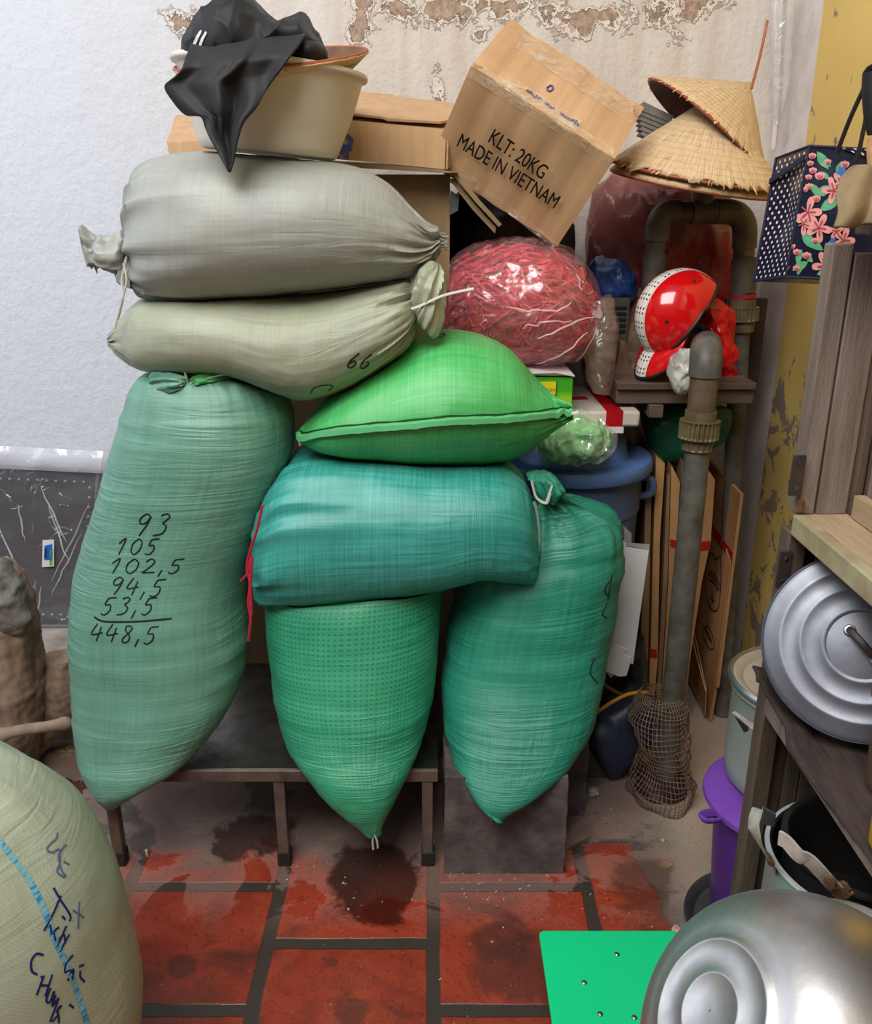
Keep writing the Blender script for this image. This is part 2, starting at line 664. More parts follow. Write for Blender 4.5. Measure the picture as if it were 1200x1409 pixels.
# ================================================================== THE SETTING
def floor_material():
    t = NT('terracotta_tiles_and_concrete')
    pos = t.geo()
    sep = t.n('ShaderNodeSeparateXYZ'); t.l(pos, sep.inputs[0])
    wob = t.noise(pos, 6.0, 3)
    cmb = t.n('ShaderNodeCombineXYZ')
    t.l(t.math('ADD', t.math('SUBTRACT', sep.outputs[1], 1.60 + 0.006), t.math('MULTIPLY', wob, 0.012)), cmb.inputs[0])
    t.l(t.math('ADD', sep.outputs[0], t.math('MULTIPLY', wob, 0.012)), cmb.inputs[1])
    br = t.n('ShaderNodeTexBrick')
    br.offset = 0.5; br.offset_frequency = 2; br.squash = 1.0
    t.l(cmb.outputs[0], br.inputs['Vector'])
    br.inputs['Scale'].default_value = 1.0
    br.inputs['Mortar Size'].default_value = 0.0185
    br.inputs['Mortar Smooth'].default_value = 0.25
    br.inputs['Bias'].default_value = 0.0
    br.inputs['Brick Width'].default_value = 0.365
    br.inputs['Row Height'].default_value = 0.395
    br.inputs['Color1'].default_value = (*lin(152, 56, 36), 1)
    br.inputs['Color2'].default_value = (*lin(128, 48, 34), 1)
    br.inputs['Mortar'].default_value = (*lin(58, 50, 46), 1)
    n1 = t.noise(pos, 7.0, 7, 0.65, 0.5)
    n2 = t.noise(pos, 60.0, 4, 0.7)
    n3 = t.noise(t.mapping(pos, (1, 1, 1), (3.1, 0.7, 0)), 4.0, 6, 0.6, 0.8)
    col = t.mix(t.ramp(n1, (0.42, 0.0), (0.74, 0.7)), br.outputs['Color'], lin(172, 72, 42))
    col = t.mix(t.ramp(n3, (0.49, 0.0), (0.66, 0.85)), col, lin(62, 38, 32))
    col = t.mix(t.ramp(n2, (0.56, 0.0), (0.72, 0.75)), col, lin(44, 28, 25))
    col = t.mix(br.outputs['Fac'], col, lin(62, 54, 48))
    # bare concrete towards the wall and along both sides
    edge = t.math('ADD', sep.outputs[1], t.math('MULTIPLY', t.math('SUBTRACT', n3, 0.5), 0.5))
    rightside = t.math('MULTIPLY', t.step(sep.outputs[0], 0.52, 0.60), 0.30)
    edge = t.math('ADD', edge, rightside)
    leftside = t.step(t.math('MULTIPLY', sep.outputs[0], -1.0), 0.70, 1.0)
    edge = t.math('ADD', edge, t.math('MULTIPLY', leftside, 0.12))
    conc = t.step(edge, 1.86, 1.97)
    ccol = t.mix(t.ramp(n1, (0.35, 0.0), (0.7, 1.0)), lin(112, 104, 96), lin(66, 60, 56))
    ccol = t.mix(t.ramp(n3, (0.5, 0.0), (0.68, 0.8)), ccol, lin(52, 46, 42))
    ccol = t.mix(t.step(sep.outputs[0], 0.55, 0.75), ccol, lin(168, 156, 138))
    col = t.mix(conc, col, ccol)
    # pale cement film and wet patch
    film = t.math('MULTIPLY', t.step(n3, 0.44, 0.47), t.step(sep.outputs[1], 1.60, 1.80))
    film = t.math('MULTIPLY', film, 0.32)
    col = t.mix(film, col, lin(176, 140, 128))
    d = t.n('ShaderNodeVectorMath', operation='DISTANCE')
    t.l(t.mapping(pos, (1.0, 0.75, 1)), d.inputs[0]); d.inputs[1].default_value = (-0.165, 1.36, 0)
    wet = t.step(t.math('ADD', d.outputs['Value'], t.math('MULTIPLY', t.math('SUBTRACT', n1, 0.5), 0.16)), 0.13, 0.105)
    d2 = t.n('ShaderNodeVectorMath', operation='DISTANCE')
    t.l(t.mapping(pos, (0.8, 1.0, 1)), d2.inputs[0]); d2.inputs[1].default_value = (-0.40, 1.97, 0)
    wet2 = t.step(t.math('ADD', d2.outputs['Value'], t.math('MULTIPLY', t.math('SUBTRACT', n1, 0.5), 0.2)), 0.10, 0.075)
    wet = t.math('MAXIMUM', wet, wet2)
    col = t.mix(t.math('MULTIPLY', wet, 0.82), col, lin(40, 18, 16))
    for px, py, rad in ((715, 1330, .10), (690, 1290, .07), (880, 1215, .09), (250, 1330, .03), (458, 1325, .012), (480, 1390, .05)):
        c = on_z(px, py, 0)
        dn_ = t.n('ShaderNodeVectorMath', operation='DISTANCE'); t.l(pos, dn_.inputs[0]); dn_.inputs[1].default_value = (c.x, c.y, 0)
        dirt_ = t.step(t.math('ADD', dn_.outputs['Value'], t.math('MULTIPLY', t.math('SUBTRACT', n1, 0.5), rad * 2.2)), rad * 1.25, rad * .8)
        col = t.mix(t.math('MULTIPLY', dirt_, 0.62), col, lin(66, 42, 36))
    pit = t.step(t.noise(pos, 130.0, 3, 0.6), 0.60, 0.66)
    col = t.mix(t.math('MULTIPLY', pit, 0.55), col, lin(46, 28, 24))
    speck = t.step(t.noise(pos, 170.0, 2, 0.4), 0.74, 0.77)
    col = t.mix(t.math('MULTIPLY', speck, 0.8), col, lin(190, 178, 160))
    rough = t.math('SUBTRACT', t.math('ADD', t.math('MULTIPLY', n1, 0.4), t.math('ADD', 0.17, t.math('MULTIPLY', conc, 0.25))), t.math('MULTIPLY', wet, 0.2))
    h = t.math('ADD', t.math('MULTIPLY', t.math('SUBTRACT', 1.0, br.outputs['Fac']), t.math('SUBTRACT', 1.0, conc)), t.math('MULTIPLY', n2, 0.25))
    t.set(color=col, rough=rough, spec=0.5, normal=t.bump(t.math('ADD', h, t.math('MULTIPLY', n1, 0.5)), 0.45, 0.006))
    return t.m


def wall_material():
    t = NT('flaking_white_plaster')
    pos = t.geo()
    sep = t.n('ShaderNodeSeparateXYZ'); t.l(pos, sep.inputs[0])
    streak = t.noise(t.mapping(pos, (9.0, 9.0, 0.9)), 1.0, 6, 0.6)
    blot = t.noise(pos, 2.2, 5, 0.55)
    fine = t.noise(pos, 45.0, 6, 0.65)
    ch = t.noise(t.mapping(pos, (1, 1, 1.0)), 13.0, 7, 0.65, 0.4)
    right = t.step(t.math('ADD', sep.outputs[0], t.math('MULTIPLY', blot, 0.5)), -0.95, 0.2)
    base = t.mix(right, lin(214, 218, 228), lin(214, 206, 197))  # left side tinted with the skylight's blue in the colour; right side beige staining
    col = t.mix(t.math('MULTIPLY', t.ramp(streak, (0.42, 0.0), (0.72, 0.85)), right), base, lin(190, 170, 158))
    col = t.mix(t.ramp(fine, (0.55, 0.0), (0.8, 0.4)), col, lin(190, 184, 180))
    # flaked patches
    terms = None
    patches = [(500, 18, .07, .15), (600, 12, .30, .075), (700, 8, .2, .06), (790, 25, .16, .08), (845, 25, .12, .07), (925, 18, .13, .10), (965, 4, .14, .05),
               (598, 120, .045, .11), (648, 18, .08, .07), (245, 25, .075, .07), (495, 48, .055, .06), (660, 45, .05, .05)]
    for px, py, rx, rz in patches:
        p = at(px, py, 2.998)
        rx, rz = rx * .85, rz * .80
        dx = t.math('DIVIDE', t.math('SUBTRACT', sep.outputs[0], p.x), rx)
        dz = t.math('DIVIDE', t.math('SUBTRACT', sep.outputs[2], p.z), rz)
        q = t.math('SUBTRACT', 1.0, t.math('SQRT', t.math('ADD', t.math('MULTIPLY', dx, dx), t.math('MULTIPLY', dz, dz))))
        terms = q if terms is None else t.math('MAXIMUM', terms, q)
    terms = t.math('MAXIMUM', terms, -0.6)
    lvl = t.math('ADD', terms, t.math('MULTIPLY', t.math('SUBTRACT', ch, 0.5), 3.6))
    peel = t.step(lvl, 0.56, 0.64)
    rim = t.math('MULTIPLY', t.step(lvl, 0.22, 0.42), t.math('SUBTRACT', 1.0, peel))
    col = t.mix(t.math('MULTIPLY', rim, 0.6), col, lin(236, 220, 206))
    inner = t.mix(t.ramp(fine, (0.35, 0.0), (0.65, 1.0)), lin(186, 164, 144), lin(140, 114, 98))
    col = t.mix(peel, col, inner)
    sp = t.step(t.noise(pos, 26.0, 3, 0.5), 0.735, 0.76)
    col = t.mix(t.math('MULTIPLY', sp, 0.7), col, lin(120, 96, 86))
    lump = t.noise(t.mapping(pos, (1, 1, 0.7)), 14.0, 6, 0.6)
    h = t.math('SUBTRACT', t.math('ADD', t.math('MULTIPLY', lump, 0.6), t.math('ADD', t.math('MULTIPLY', fine, 0.35), t.math('MULTIPLY', rim, 0.5))), t.math('MULTIPLY', peel, 0.9))
    t.set(color=col, rough=0.75, spec=0.3, normal=t.bump(h, 0.85, 0.014))
    return t.m


def yellow_material():
    t = NT('yellow_distemper_over_cement')
    pos = t.geo()
    sep = t.n('ShaderNodeSeparateXYZ'); t.l(pos, sep.inputs[0])
    ch = t.noise(pos, 9.0, 7, 0.65, 0.5)
    big = t.noise(pos, 3.0, 3, 0.5)
    fine = t.noise(pos, 70.0, 4, 0.6)
    col = t.mix(t.ramp(big, (0.35, 0.0), (0.7, 0.6)), lin(222, 192, 114), lin(202, 170, 94))
    low = t.math('MULTIPLY', t.step(sep.outputs[2], 1.45, 0.95), 0.10)
    lvl = t.math('ADD', ch, low)
    peel = t.step(lvl, 0.625, 0.635)
    col = t.mix(peel, col, t.mix(big, lin(150, 134, 118), lin(132, 118, 108)))
    col = t.mix(t.step(fine, 0.70, 0.73), col, lin(120, 92, 50))
    bare = t.step(sep.outputs[1], 2.766, 2.774)           # the unpainted strip by the corner
    sc = t.mix(t.ramp(t.noise(pos, 12.0, 5), (0.4, 0.0), (0.7, 1.0)), lin(220, 212, 208), lin(204, 194, 186))
    col = t.mix(bare, col, sc)
    h = t.math('SUBTRACT', t.math('ADD', t.math('MULTIPLY', fine, 0.3), t.math('MULTIPLY', big, 0.6)), t.math('MULTIPLY', peel, 0.7))
    t.set(color=col, rough=0.7, spec=0.3, normal=t.bump(h, 0.5, 0.006))
    return t.m


bm = bmesh.new(); box(bm, (-3.5, -1.6, -0.12), (1.3, 3.2, 0.0))
struct('floor', bm, floor_material(), smooth=False)
bm = bmesh.new(); box(bm, (-3.5, 3.0, 0.0), (1.3, 3.2, 3.0))
struct('wall_back', bm, wall_material(), smooth=False)
bm = bmesh.new(); box(bm, (1.1, -1.6, 0.0), (1.3, 3.0, 3.0))
struct('wall_right', bm, yellow_material(), smooth=False)

m_rawc = mat('raw_concrete', (186, 178, 170), 0.8, alt=(122, 104, 92), scale=7, bump=0.6, bscale=25)
m_rust = mat('brown_stained_concrete', (120, 98, 82), 0.85, alt=(84, 64, 52), scale=6, bump=0.7, bscale=22, stretch=(1, 1, 0.4))
bm = bmesh.new()
box(bm, (-2.6, 2.42, 0.0), (-1.04, 3.0, 0.2))
for v in bm.verts:
    v.co += Vector((fbm(v.co * 3), fbm(v.co * 4), 0)) * 0.03
bmesh.ops.subdivide_edges(bm, edges=bm.edges, cuts=10, use_grid_fill=True)
for v in bm.verts:
    if v.co.z > 0.01:
        v.co += Vector((noise.noise(v.co * 9), noise.noise(v.co * 11 + Vector((3, 3, 3))), noise.noise(v.co * 8))) * 0.012
struct('trim_1', bm, [m_rawc], smooth=True)
bpy.data.objects['trim_1']['label'] = 'low rough concrete ledge under the wrapped panel'

# ================================================================== BENCH AND BLOCKS
BV = {}
LEDGE = {'bench': (1.850, 0.306, -0.95, 0.012), 'block': (1.818, 0.310, 0.012, 0.345)}
m_steel = metal_mat('dull_stainless_steel', (150, 148, 144), 0.38, 8, alt=(70, 66, 62))
m_leg = mat('brown_tarnished_steel', (122, 108, 98), 0.4, 0.25, scale=16, alt=(74, 60, 54))
m_cap = mat('black_rubber_cap', (40, 36, 34), 0.7)
t = thing('low_bench', 'low stainless steel bench under the tall and the dashed green sacks', 'bench', (-0.43, 2.13, 0))
bm = bmesh.new(); box(bm, (-0.875, 1.865, 0.272), (0.005, 2.42, 0.30))
BV['bench'] = bvh_of(bm)
finish('bench_top', bm, m_steel, t, bevel=0.003)
bm = bmesh.new(); box(bm, (-0.875, 1.855, 0.268), (0.005, 1.8645, 0.302)); finish('front_rail', bm, m_leg, t, bevel=0.002)
for x in (-0.845, -0.405, -0.022):
    for y in (1.872, 2.38):
        bm = bmesh.new(); box(bm, (x - .014, y - .014, 0.02), (x + .014, y + .014, 0.272))
        lg = finish('leg', bm, m_leg, t, bevel=0.002)
        bm = bmesh.new(); box(bm, (x - .017, y - .017, 0.0), (x + .017, y + .017, 0.045)); finish('foot_cap', bm, m_cap, lg, bevel=0.003)
m_block = mat('blackened_concrete', (118, 108, 104), 0.75, alt=(44, 38, 38), scale=12, bump=0.5, bscale=30)


def rough_block(lo, hi, seed):
    bm = bmesh.new(); box(bm, lo, hi)
    bmesh.ops.subdivide_edges(bm, edges=bm.edges, cuts=14, use_grid_fill=True)
    c = (Vector(lo) + Vector(hi)) / 2
    for v in bm.verts:
        if v.co.z > 0.004:
            d = (v.co - c).normalized()
            v.co += d * (0.006 * noise.noise(v.co * 14 + Vector((seed, 0, 0))) + 0.004 * noise.noise(v.co * 40))
    return bm


bm = rough_block((0.022, 1.83, 0.0), (0.335, 2.2, 0.30), 1); BV['block'] = bvh_of(bm)
tag(finish('concrete_block', bm, m_block, sharp=50, bevel=0.0), 'dark concrete block under the upright teal sack, right of the bench', 'block', 'concrete blocks holding up the sacks')
bm = rough_block((0.345, 2.06, 0.0), (0.43, 2.35, 0.26), 5)
tag(finish('concrete_block', bm, m_block, sharp=50), 'narrow dark concrete block half hidden behind the larger one', 'block', 'concrete blocks holding up the sacks')

# ================================================================== THE SACKS
def pole_fold(ph, v, e, w, k, seed, amp):
    g = math.exp(-((v - e) / w) ** 2)
    q = Vector((math.cos(ph) * k, math.sin(ph) * k, seed + v * 2.5))
    return amp * g * (crease(q) - 0.35)


def sack_disp(seed, lump=0.010, ends=(), cross=0.0, cross_dir=(1.2, 1.2, 16.0), cross_band=None, fine=0.0012):
    sd = Vector((seed * 3.1, seed * 1.7, seed * 0.9))
    def f(ph, v, q, L):
        d = lump * fbm(q * 4.0 + sd, 3)
        for e, w, k, amp in ends:
            d += pole_fold(ph, v, e, w, k, seed, amp)
        if cross:
            c = noise.noise(Vector((q.x * cross_dir[0], q.y * cross_dir[1], q.z * cross_dir[2])) + sd) 
            c += 0.6 * noise.noise(Vector((q.x * cross_dir[0] * 2, q.y * cross_dir[1] * 2, q.z * cross_dir[2] * 2.3)) + sd)
            wgt = 1.0
            if cross_band:
                wgt = sum(a * math.exp(-((v - c0) / w0) ** 2) for c0, w0, a in cross_band)
            d += cross * c * wgt
        d += fine * noise.noise(q * 45.0 + sd)
        return d
    return f


def bunch(stations, seed, amp=0.008, nu=56, nv=36, k=5.0):
    """A tied, crumpled neck of cloth."""
    sd = Vector((seed, seed * 2, 0))
    def f(ph, v, q, L):
        g = crease(Vector((math.cos(ph) * 1.6, math.sin(ph) * 1.6, v * 1.2 + seed)))
        return amp * (g - 0.4) * 1.3 + amp * 0.8 * (crumple(q + sd, 16) - 0.4)
    return loft(stations, nu, nv, 2.0, f, 1.0)


def tie(parent, name, pts, Y, r, m, n=6, mm=20):
    bm = bmesh.new()
    smooth_tube(bm, [at(x, y, Y if len(p) == 0 else p[0]) for x, y, *p in pts], r, n, mm, flat=0.5)
    return finish(name, bm, m, parent)


def sack(key, label, base, stations, m, disp, p=2.3, nu=110, nv=110, against=()):
    """against: sacks or boards it is pressed on; where it would enter them it yields to their surface."""
    t = thing('woven_sack', label, 'sack', base, None)
    bm = loft(stations, nu, nv, p, disp)
    moved = set()
    for a in against:
        for v in bm.verts:
            if a in LEDGE:
                fy, tz, x0, x1 = LEDGE[a]                 # front face and top of a bench or block
                dy, dz = v.co.y - fy, tz - v.co.z
                if dy > 0 and dz > 0 and x0 < v.co.x < x1:
                    if dz < dy: v.co.z = tz
                    else: v.co.y = fy
                continue
            loc, nor, idx, dist = BV[a].find_nearest(v.co)
            if loc is None or dist > 0.10:
                continue
            w = v.co - loc
            if dist < 0.004 or w.normalized().dot(nor) < -0.5:
                v.co = loc + nor * 0.005
                moved.add(v)
    if moved:
        near = set(moved)
        for v in moved:
            near.update(e.other_vert(v) for e in v.link_edges)
        for _ in range(5):
            bmesh.ops.smooth_vert(bm, verts=list(near), factor=0.5, use_axis_x=True, use_axis_y=True, use_axis_z=True)
        bmesh.ops.recalc_face_normals(bm, faces=bm.faces)
    BV[key] = bvh_of(bm)
    finish('sack_body', bm, m, t, sharp=80)
    return t


# --- grey sack on top
C = [(190, 322, 191, 346, 2.04, .015), (184, 288, 186, 366, 2.05, .045), (186, 258, 192, 390, 2.06, .09), (200, 234, 206, 405, 2.08, .14), (234, 217, 234, 413, 2.1, .20), (290, 210, 290, 413, 2.1, .24), (360, 212, 360, 409, 2.1, .24),
     (430, 219, 430, 402, 2.1, .235), (490, 230, 490, 395, 2.1, .21), (535, 253, 538, 387, 2.09, .17), (565, 285, 570, 376, 2.07, .12), (588, 311, 592, 358, 2.05, .06), (604, 321, 606, 338, 2.03, .014)]
m_grey = sack_mat('grey_weave', (156, 159, 152), (184, 186, 180), streak=0.3, deep=0.2, cross=0.45, along=0.5)
S1 = sack('grey', 'fat grey sack lying topmost, under the plastic basin', (-0.4, 2.1, 1.45), C, m_grey,
          sack_disp(1, 0.008, [(0.08, 0.24, 3.6, 0.040), (0.95, 0.16, 4, 0.026)], 0.0018, (3.0, 3.0, 10.0)), p=2.4)
finish('tied_neck', bunch([(180, 326, 183, 352, 2.02, .02), (168, 322, 172, 372, 2.0, .035), (150, 326, 156, 372, 2.0, .04), (136, 326, 140, 370, 2.0, .035), (128, 332, 132, 358, 2.01, .012)], 1, 0.010, 70, 50), m_grey, S1)
finish('neck_flap', bunch([(140, 340, 142, 356, 2.03, .012), (126, 326, 132, 366, 2.03, .03), (116, 316, 130, 372, 2.03, .035), (112, 316, 118, 334, 2.03, .01)], 8, 0.012, 60, 40), m_grey, S1)
finish('neck_flap', bunch([(172, 352, 180, 350, 2.0, .012), (162, 372, 182, 372, 1.99, .02), (164, 388, 180, 392, 1.99, .016), (176, 394, 180, 396, 1.99, .008)], 12, 0.008, 40, 30), m_grey, S1)
tie(S1, 'tie_string', [(178, 335), (172, 365), (168, 385), (169, 410), (162, 440)], 1.96, .003, M['string_white'])
tie(S1, 'tie_string', [(170, 362), (174, 388), (166, 420), (158, 452)], 1.955, .0026, M['string_white'])
bm = bmesh.new()
for i in range(26):
    y = 320 + 22 * i / 25
    p = at(602 + random.random() * 2, y, 2.03)
    tube(bm, [p, p + Vector((.012 + .012 * random.random(), random.uniform(-.02, .02), random.uniform(-.008, .008)))], .0016, 4)
finish('frayed_end', bm, m_grey, S1)

# --- pale olive sack lying under the grey one
C = [(150, 464, 151, 474, 2.04, .012), (166, 442, 164, 488, 2.05, .035), (186, 418, 188, 502, 2.07, .085), (216, 404, 218, 509, 2.09, .15), (270, 399, 270, 511, 2.1, .20), (335, 400, 335, 516, 2.1, .21),
     (390, 404, 392, 538, 2.1, .215), (430, 402, 432, 546, 2.1, .21), (480, 396, 484, 530, 2.1, .20), (525, 390, 532, 499, 2.09, .18), (555, 388, 562, 470, 2.07, .13), (570, 396, 574, 445, 2.05, .06), (575, 408, 577, 428, 2.03, .015)]
m_olive = sack_mat('pale_olive_weave', (160, 166, 142), (188, 192, 168), streak=0.3, deep=0.22, cross=0.45, along=0.5)
S2 = sack('olive', 'pale olive sack lying between the grey sack and the tall green sack', (-0.45, 2.1, 1.27), C, m_olive,
          sack_disp(2, 0.010, [(0.0, 0.12, 4, 0.012), (0.95, 0.18, 4, 0.030)], 0.0022, (3.0, 3.0, 12.0)), p=2.4, against=('grey',))
finish('tied_neck', bunch([(568, 440, 582, 452, 2.0, .012), (562, 415, 596, 460, 1.99, .03), (566, 392, 610, 425, 1.99, .035), (574, 374, 612, 398, 2.0, .035), (590, 362, 612, 378, 2.0, .02), (598, 360, 606, 364, 2.0, .01)], 6, 0.012, 70, 50), m_olive, S2)
tie(S2, 'tie_string', [(566, 425), (580, 420), (606, 408), (628, 402), (652, 397)], 1.95, .0035, M['string_white'])
bm = bmesh.new()
write(bm, BV['olive'], '66', 480, 486, 14, 20, .25, 1, .0036, .4)
finish('handwriting', bm, M['ink_black'], S2, smooth=False)
bm = bmesh.new(); ink(bm, BV['olive'], [(428, 541), (432, 534), (446, 530), (458, 531), (452, 538)], .003)
finish('pen_mark', bm, M['ink_black'], S2, smooth=False)

# --- the tall sack with the sum written on it
C = [(248, 516, 282, 516, 2.02, .012), (222, 512, 322, 511, 2.05, .07), (194, 517, 366, 519, 2.07, .135), (178, 540, 392, 545, 2.08, .17),
     (163, 585, 403, 590, 2.08, .19), (149, 640, 397, 640, 2.08, .195), (133, 700, 374, 700, 2.07, .19), (114, 765, 348, 765, 2.05, .185),
     (104, 825, 340, 820, 2.03, .19), (100, 885, 344, 880, 2.01, .19), (103, 945, 334, 940, 1.98, .18), (108, 1000, 305, 990, 1.94, .16),
     (116, 1045, 262, 1038, 1.88, .12), (127, 1080, 212, 1073, 1.83, .075), (140, 1102, 176, 1098, 1.80, .03), (148, 1113, 160, 1111, 1.79, .006)]
m_tall = sack_mat('sage_green_weave', (92, 150, 130), (128, 178, 156), streak=0.4)
S3 = sack('tall', 'tall sage green sack with a handwritten sum of six numbers, standing on the bench', (-0.66, 1.98, 0.3), C, m_tall,
          sack_disp(3, 0.012, [(0.04, 0.12, 4.5, 0.022), (1.0, 0.08, 3, 0.006)], 0.0042, (1.0, 1.0, 26.0), [(0.25, 0.16, 0.8), (0.62, 0.10, 1.7), (0.85, 0.15, 0.8)]), against=('olive', 'bench'))
finish('tied_neck', bunch([(206, 524, 212, 534, 1.98, .012), (214, 512, 222, 538, 1.97, .03), (232, 510, 238, 538, 1.96, .035), (252, 516, 252, 534, 1.95, .02), (258, 521, 258, 530, 1.95, .012)], 2, 0.008), m_tall, S3)
finish('neck_flap', bunch([(262, 524, 262, 530, 1.96, .01), (275, 512, 280, 528, 1.97, .03), (298, 510, 300, 524, 1.98, .035), (318, 512, 318, 520, 2.0, .01)], 5, 0.008), sack_mat('bright_green_lining', (70, 178, 98), (100, 190, 120)), S3)
tie(S3, 'tie_string', [(252, 505), (256, 518), (259, 530), (268, 524), (300, 517), (338, 511)], 1.945, .0028, M['string_white'])
bm = bmesh.new(); B = BV['tall']
write(bm, B, '93', 188, 707, 19, 30, .35, 0, .0036, .35)
write(bm, B, '105', 160, 741, 15, 22, .38, 0, .0032, .3)
write(bm, B, '102,5', 150, 769, 18, 20, .30, 0, .0032, .3)
write(bm, B, '94,5', 153, 794, 17, 24, .28, 1, .0032, .3)
write(bm, B, '53,5', 141, 822, 16, 24, .36, 0, .0034, .3)
ink(bm, B, [(130, 849), (145, 855), (190, 855), (236, 851)], .0045)
write(bm, B, '448,5', 126, 858, 16, 24, .30, 1, .0034, .25)
finish('handwritten_sum', bm, M['ink_black'], S3, smooth=False)

# --- bright green pillow-like sack
C = [(409, 598, 411, 607, 2.02, .012), (424, 578, 424, 613, 2.04, .06), (448, 550, 446, 620, 2.07, .13), (485, 516, 485, 627, 2.10, .19), (535, 480, 535, 632, 2.12, .22), (600, 452, 600, 634, 2.12, .235),
     (655, 456, 655, 634, 2.12, .225), (700, 477, 700, 629, 2.11, .19), (733, 515, 733, 614, 2.09, .13), (762, 546, 760, 592, 2.06, .06), (788, 562, 788, 573, 2.03, .010)]
m_lime = sack_mat('vivid_green_weave', (50, 184, 90), (120, 216, 134), rough=0.38, streak=0.42, cross=0.45, along=0.5)
S4 = sack('pillow', 'vivid green pillow shaped sack with a stitched seam along its front', (0.0, 2.1, 1.02), C, m_lime,
          sack_disp(4, 0.010, [(0.0, 0.1, 4, 0.010), (1.0, 0.14, 5, 0.014)], 0.002, (6.0, 2.0, 6.0)), p=1.9, against=('olive', 'tall'))
bm = bmesh.new(); bm2 = bmesh.new()
seam = [(411, 596), (420, 603), (445, 597), (500, 590), (560, 585), (620, 579), (680, 577), (740, 572), (786, 566)]
prev = None
N = 90
for i in range(N):
    x, y = spline(seam, i / (N - 1))
    loc, nor = hit(BV['pillow'], x, y)
    if loc is None: continue
    w = 0.0085 + 0.0018 * noise.noise(Vector((i * .35, 0, 0)))
    up = Vector((0, 0, 1)); out = Vector((nor.x, nor.y, 0.25 * nor.z)).normalized()
    wob = 0.0022 * noise.noise(Vector((i * .5, 4, 0)))
    a = loc + nor * 0.002 + up * (w + wob); b = loc + out * .012 + up * (w * .6 + wob); c = loc + out * .013 - up * (w * .8 - wob); d = loc + nor * .001 - up * (w + wob)
    cur = [bm.verts.new(p) for p in (a, b, c, d)]
    if prev:
        for k in range(3):
            bm.faces.new((prev[k], cur[k], cur[k + 1], prev[k + 1]))
    prev = cur
finish('seam_hem', bm, sack_mat('pale_green_hem', (82, 192, 120), (140, 214, 160)), S4)
ink(bm2, BV['pillow'], [(x, y - 7 + .5 * math.sin(x * .13)) for x, y in arc_points(seam, 60)], .0022, .003)
finish('seam_stitching', bm2, mat('dark_green_thread', (14, 70, 40), 0.7), S4)
for (x, y), q in (((413, 606), (414, 613)), ((786, 568), (796, 567))):
    tie(S4, 'loose_thread', [(x, y), ((x + q[0]) / 2, (y + q[1]) / 2 + 1), q], 2.0, .005, M['string_white'], mm=6)
bm = bmesh.new()
for st in ([(592, 463), (600, 461), (598, 466)], [(603, 461), (612, 459), (608, 464), (602, 464)]):
    bm = bmesh.new(); ink(bm, BV['pillow'], st, .003); finish('pen_mark', bm, M['ink_black'], S4, smooth=False)

# --- teal sack lying across
C = [(353, 742, 353, 768, 2.06, .02), (354, 712, 355, 796, 2.06, .07), (362, 682, 362, 812, 2.06, .13), (380, 652, 380, 819, 2.06, .175), (410, 626, 412, 820, 2.06, .20), (470, 620, 470, 817, 2.06, .21),
     (535, 623, 535, 809, 2.06, .21), (600, 629, 600, 799, 2.06, .21), (655, 631, 655, 786, 2.06, .205), (695, 638, 697, 789, 2.06, .19), (722, 662, 722, 792, 2.05, .15), (735, 700, 736, 793, 2.04, .08), (740, 725, 740, 790, 2.03, .012)]
m_teal2 = sack_mat('bright_teal_weave', (26, 150, 138), (106, 202, 192), rough=0.36, streak=0.4, cross=0.45, along=0.5)
S5 = sack('lying', 'teal sack lying across the standing green and teal sacks, sewn end to the right', (-0.08, 2.06, 0.84), C, m_teal2,
          sack_disp(5, 0.012, [(0.08, 0.24, 3.6, 0.036), (0.93, 0.12, 3.4, 0.026)], 0.0025, (3.0, 3.0, 10.0), [(0.95, 0.12, 1.5), (0.05, 0.1, 1.0)]), p=2.5, against=('pillow', 'tall'))
finish('tied_neck', bunch([(346, 738, 356, 736, 2.02, .012), (340, 752, 364, 750, 2.01, .03), (346, 768, 364, 772, 2.01, .03), (352, 785, 364, 790, 2.0, .02), (360, 800, 366, 802, 2.0, .008)], 4, 0.009), m_teal2, S5)
bm = bmesh.new()
smooth_tube(bm, [at(735, 690, 2.02), at(740, 720, 2.00), at(741, 755, 1.99), at(735, 782, 1.99), at(732, 790, 1.99)], .0055, 8, 24)
finish('end_seam', bm, mat('pale_seam_tape', (168, 200, 186), 0.6), S5)
tie(S5, 'tie_string', [(361, 695), (354, 728), (346, 752), (340, 780), (344, 800), (342, 830), (345, 850), (342, 882)], 1.86, .0042, M['string_pink'], mm=30)
tie(S5, 'tie_string', [(331, 800), (341, 788), (347, 765), (345, 800), (346, 846)], 1.86, .004, M['string_pink'], mm=24)

# --- green sack with blue dashed weft
C = [(430, 770, 560, 766, 2.05, .06), (385, 785, 602, 780, 2.07, .15), (366, 815, 611, 805, 2.07, .18), (366, 860, 608, 850, 2.06, .19), (371, 910, 602, 905, 2.03, .19),
     (378, 960, 597, 955, 1.99, .18), (390, 1005, 588, 1003, 1.94, .155), (412, 1045, 574, 1043, 1.88, .12), (445, 1088, 552, 1086, 1.83, .08), (482, 1126, 532, 1125, 1.79, .035), (506, 1150, 522, 1149, 1.77, .008)]
m_dash = sack_mat('green_weave_with_blue_dashes', (48, 164, 112), (86, 192, 140), weft=(8, 116, 122), streak=0.3)
S6 = sack('mid', 'green sack woven with blue dashed lines, standing on the bench under a lying teal sack', (-0.2, 2.0, 0.3), C, m_dash,
          sack_disp(6, 0.014, [(1.0, 0.06, 4, 0.005)], 0.003, (1.2, 1.2, 20.0), [(0.12, 0.08, 1.2), (0.55, 0.2, 0.8)]), against=('lying', 'tall', 'bench'))
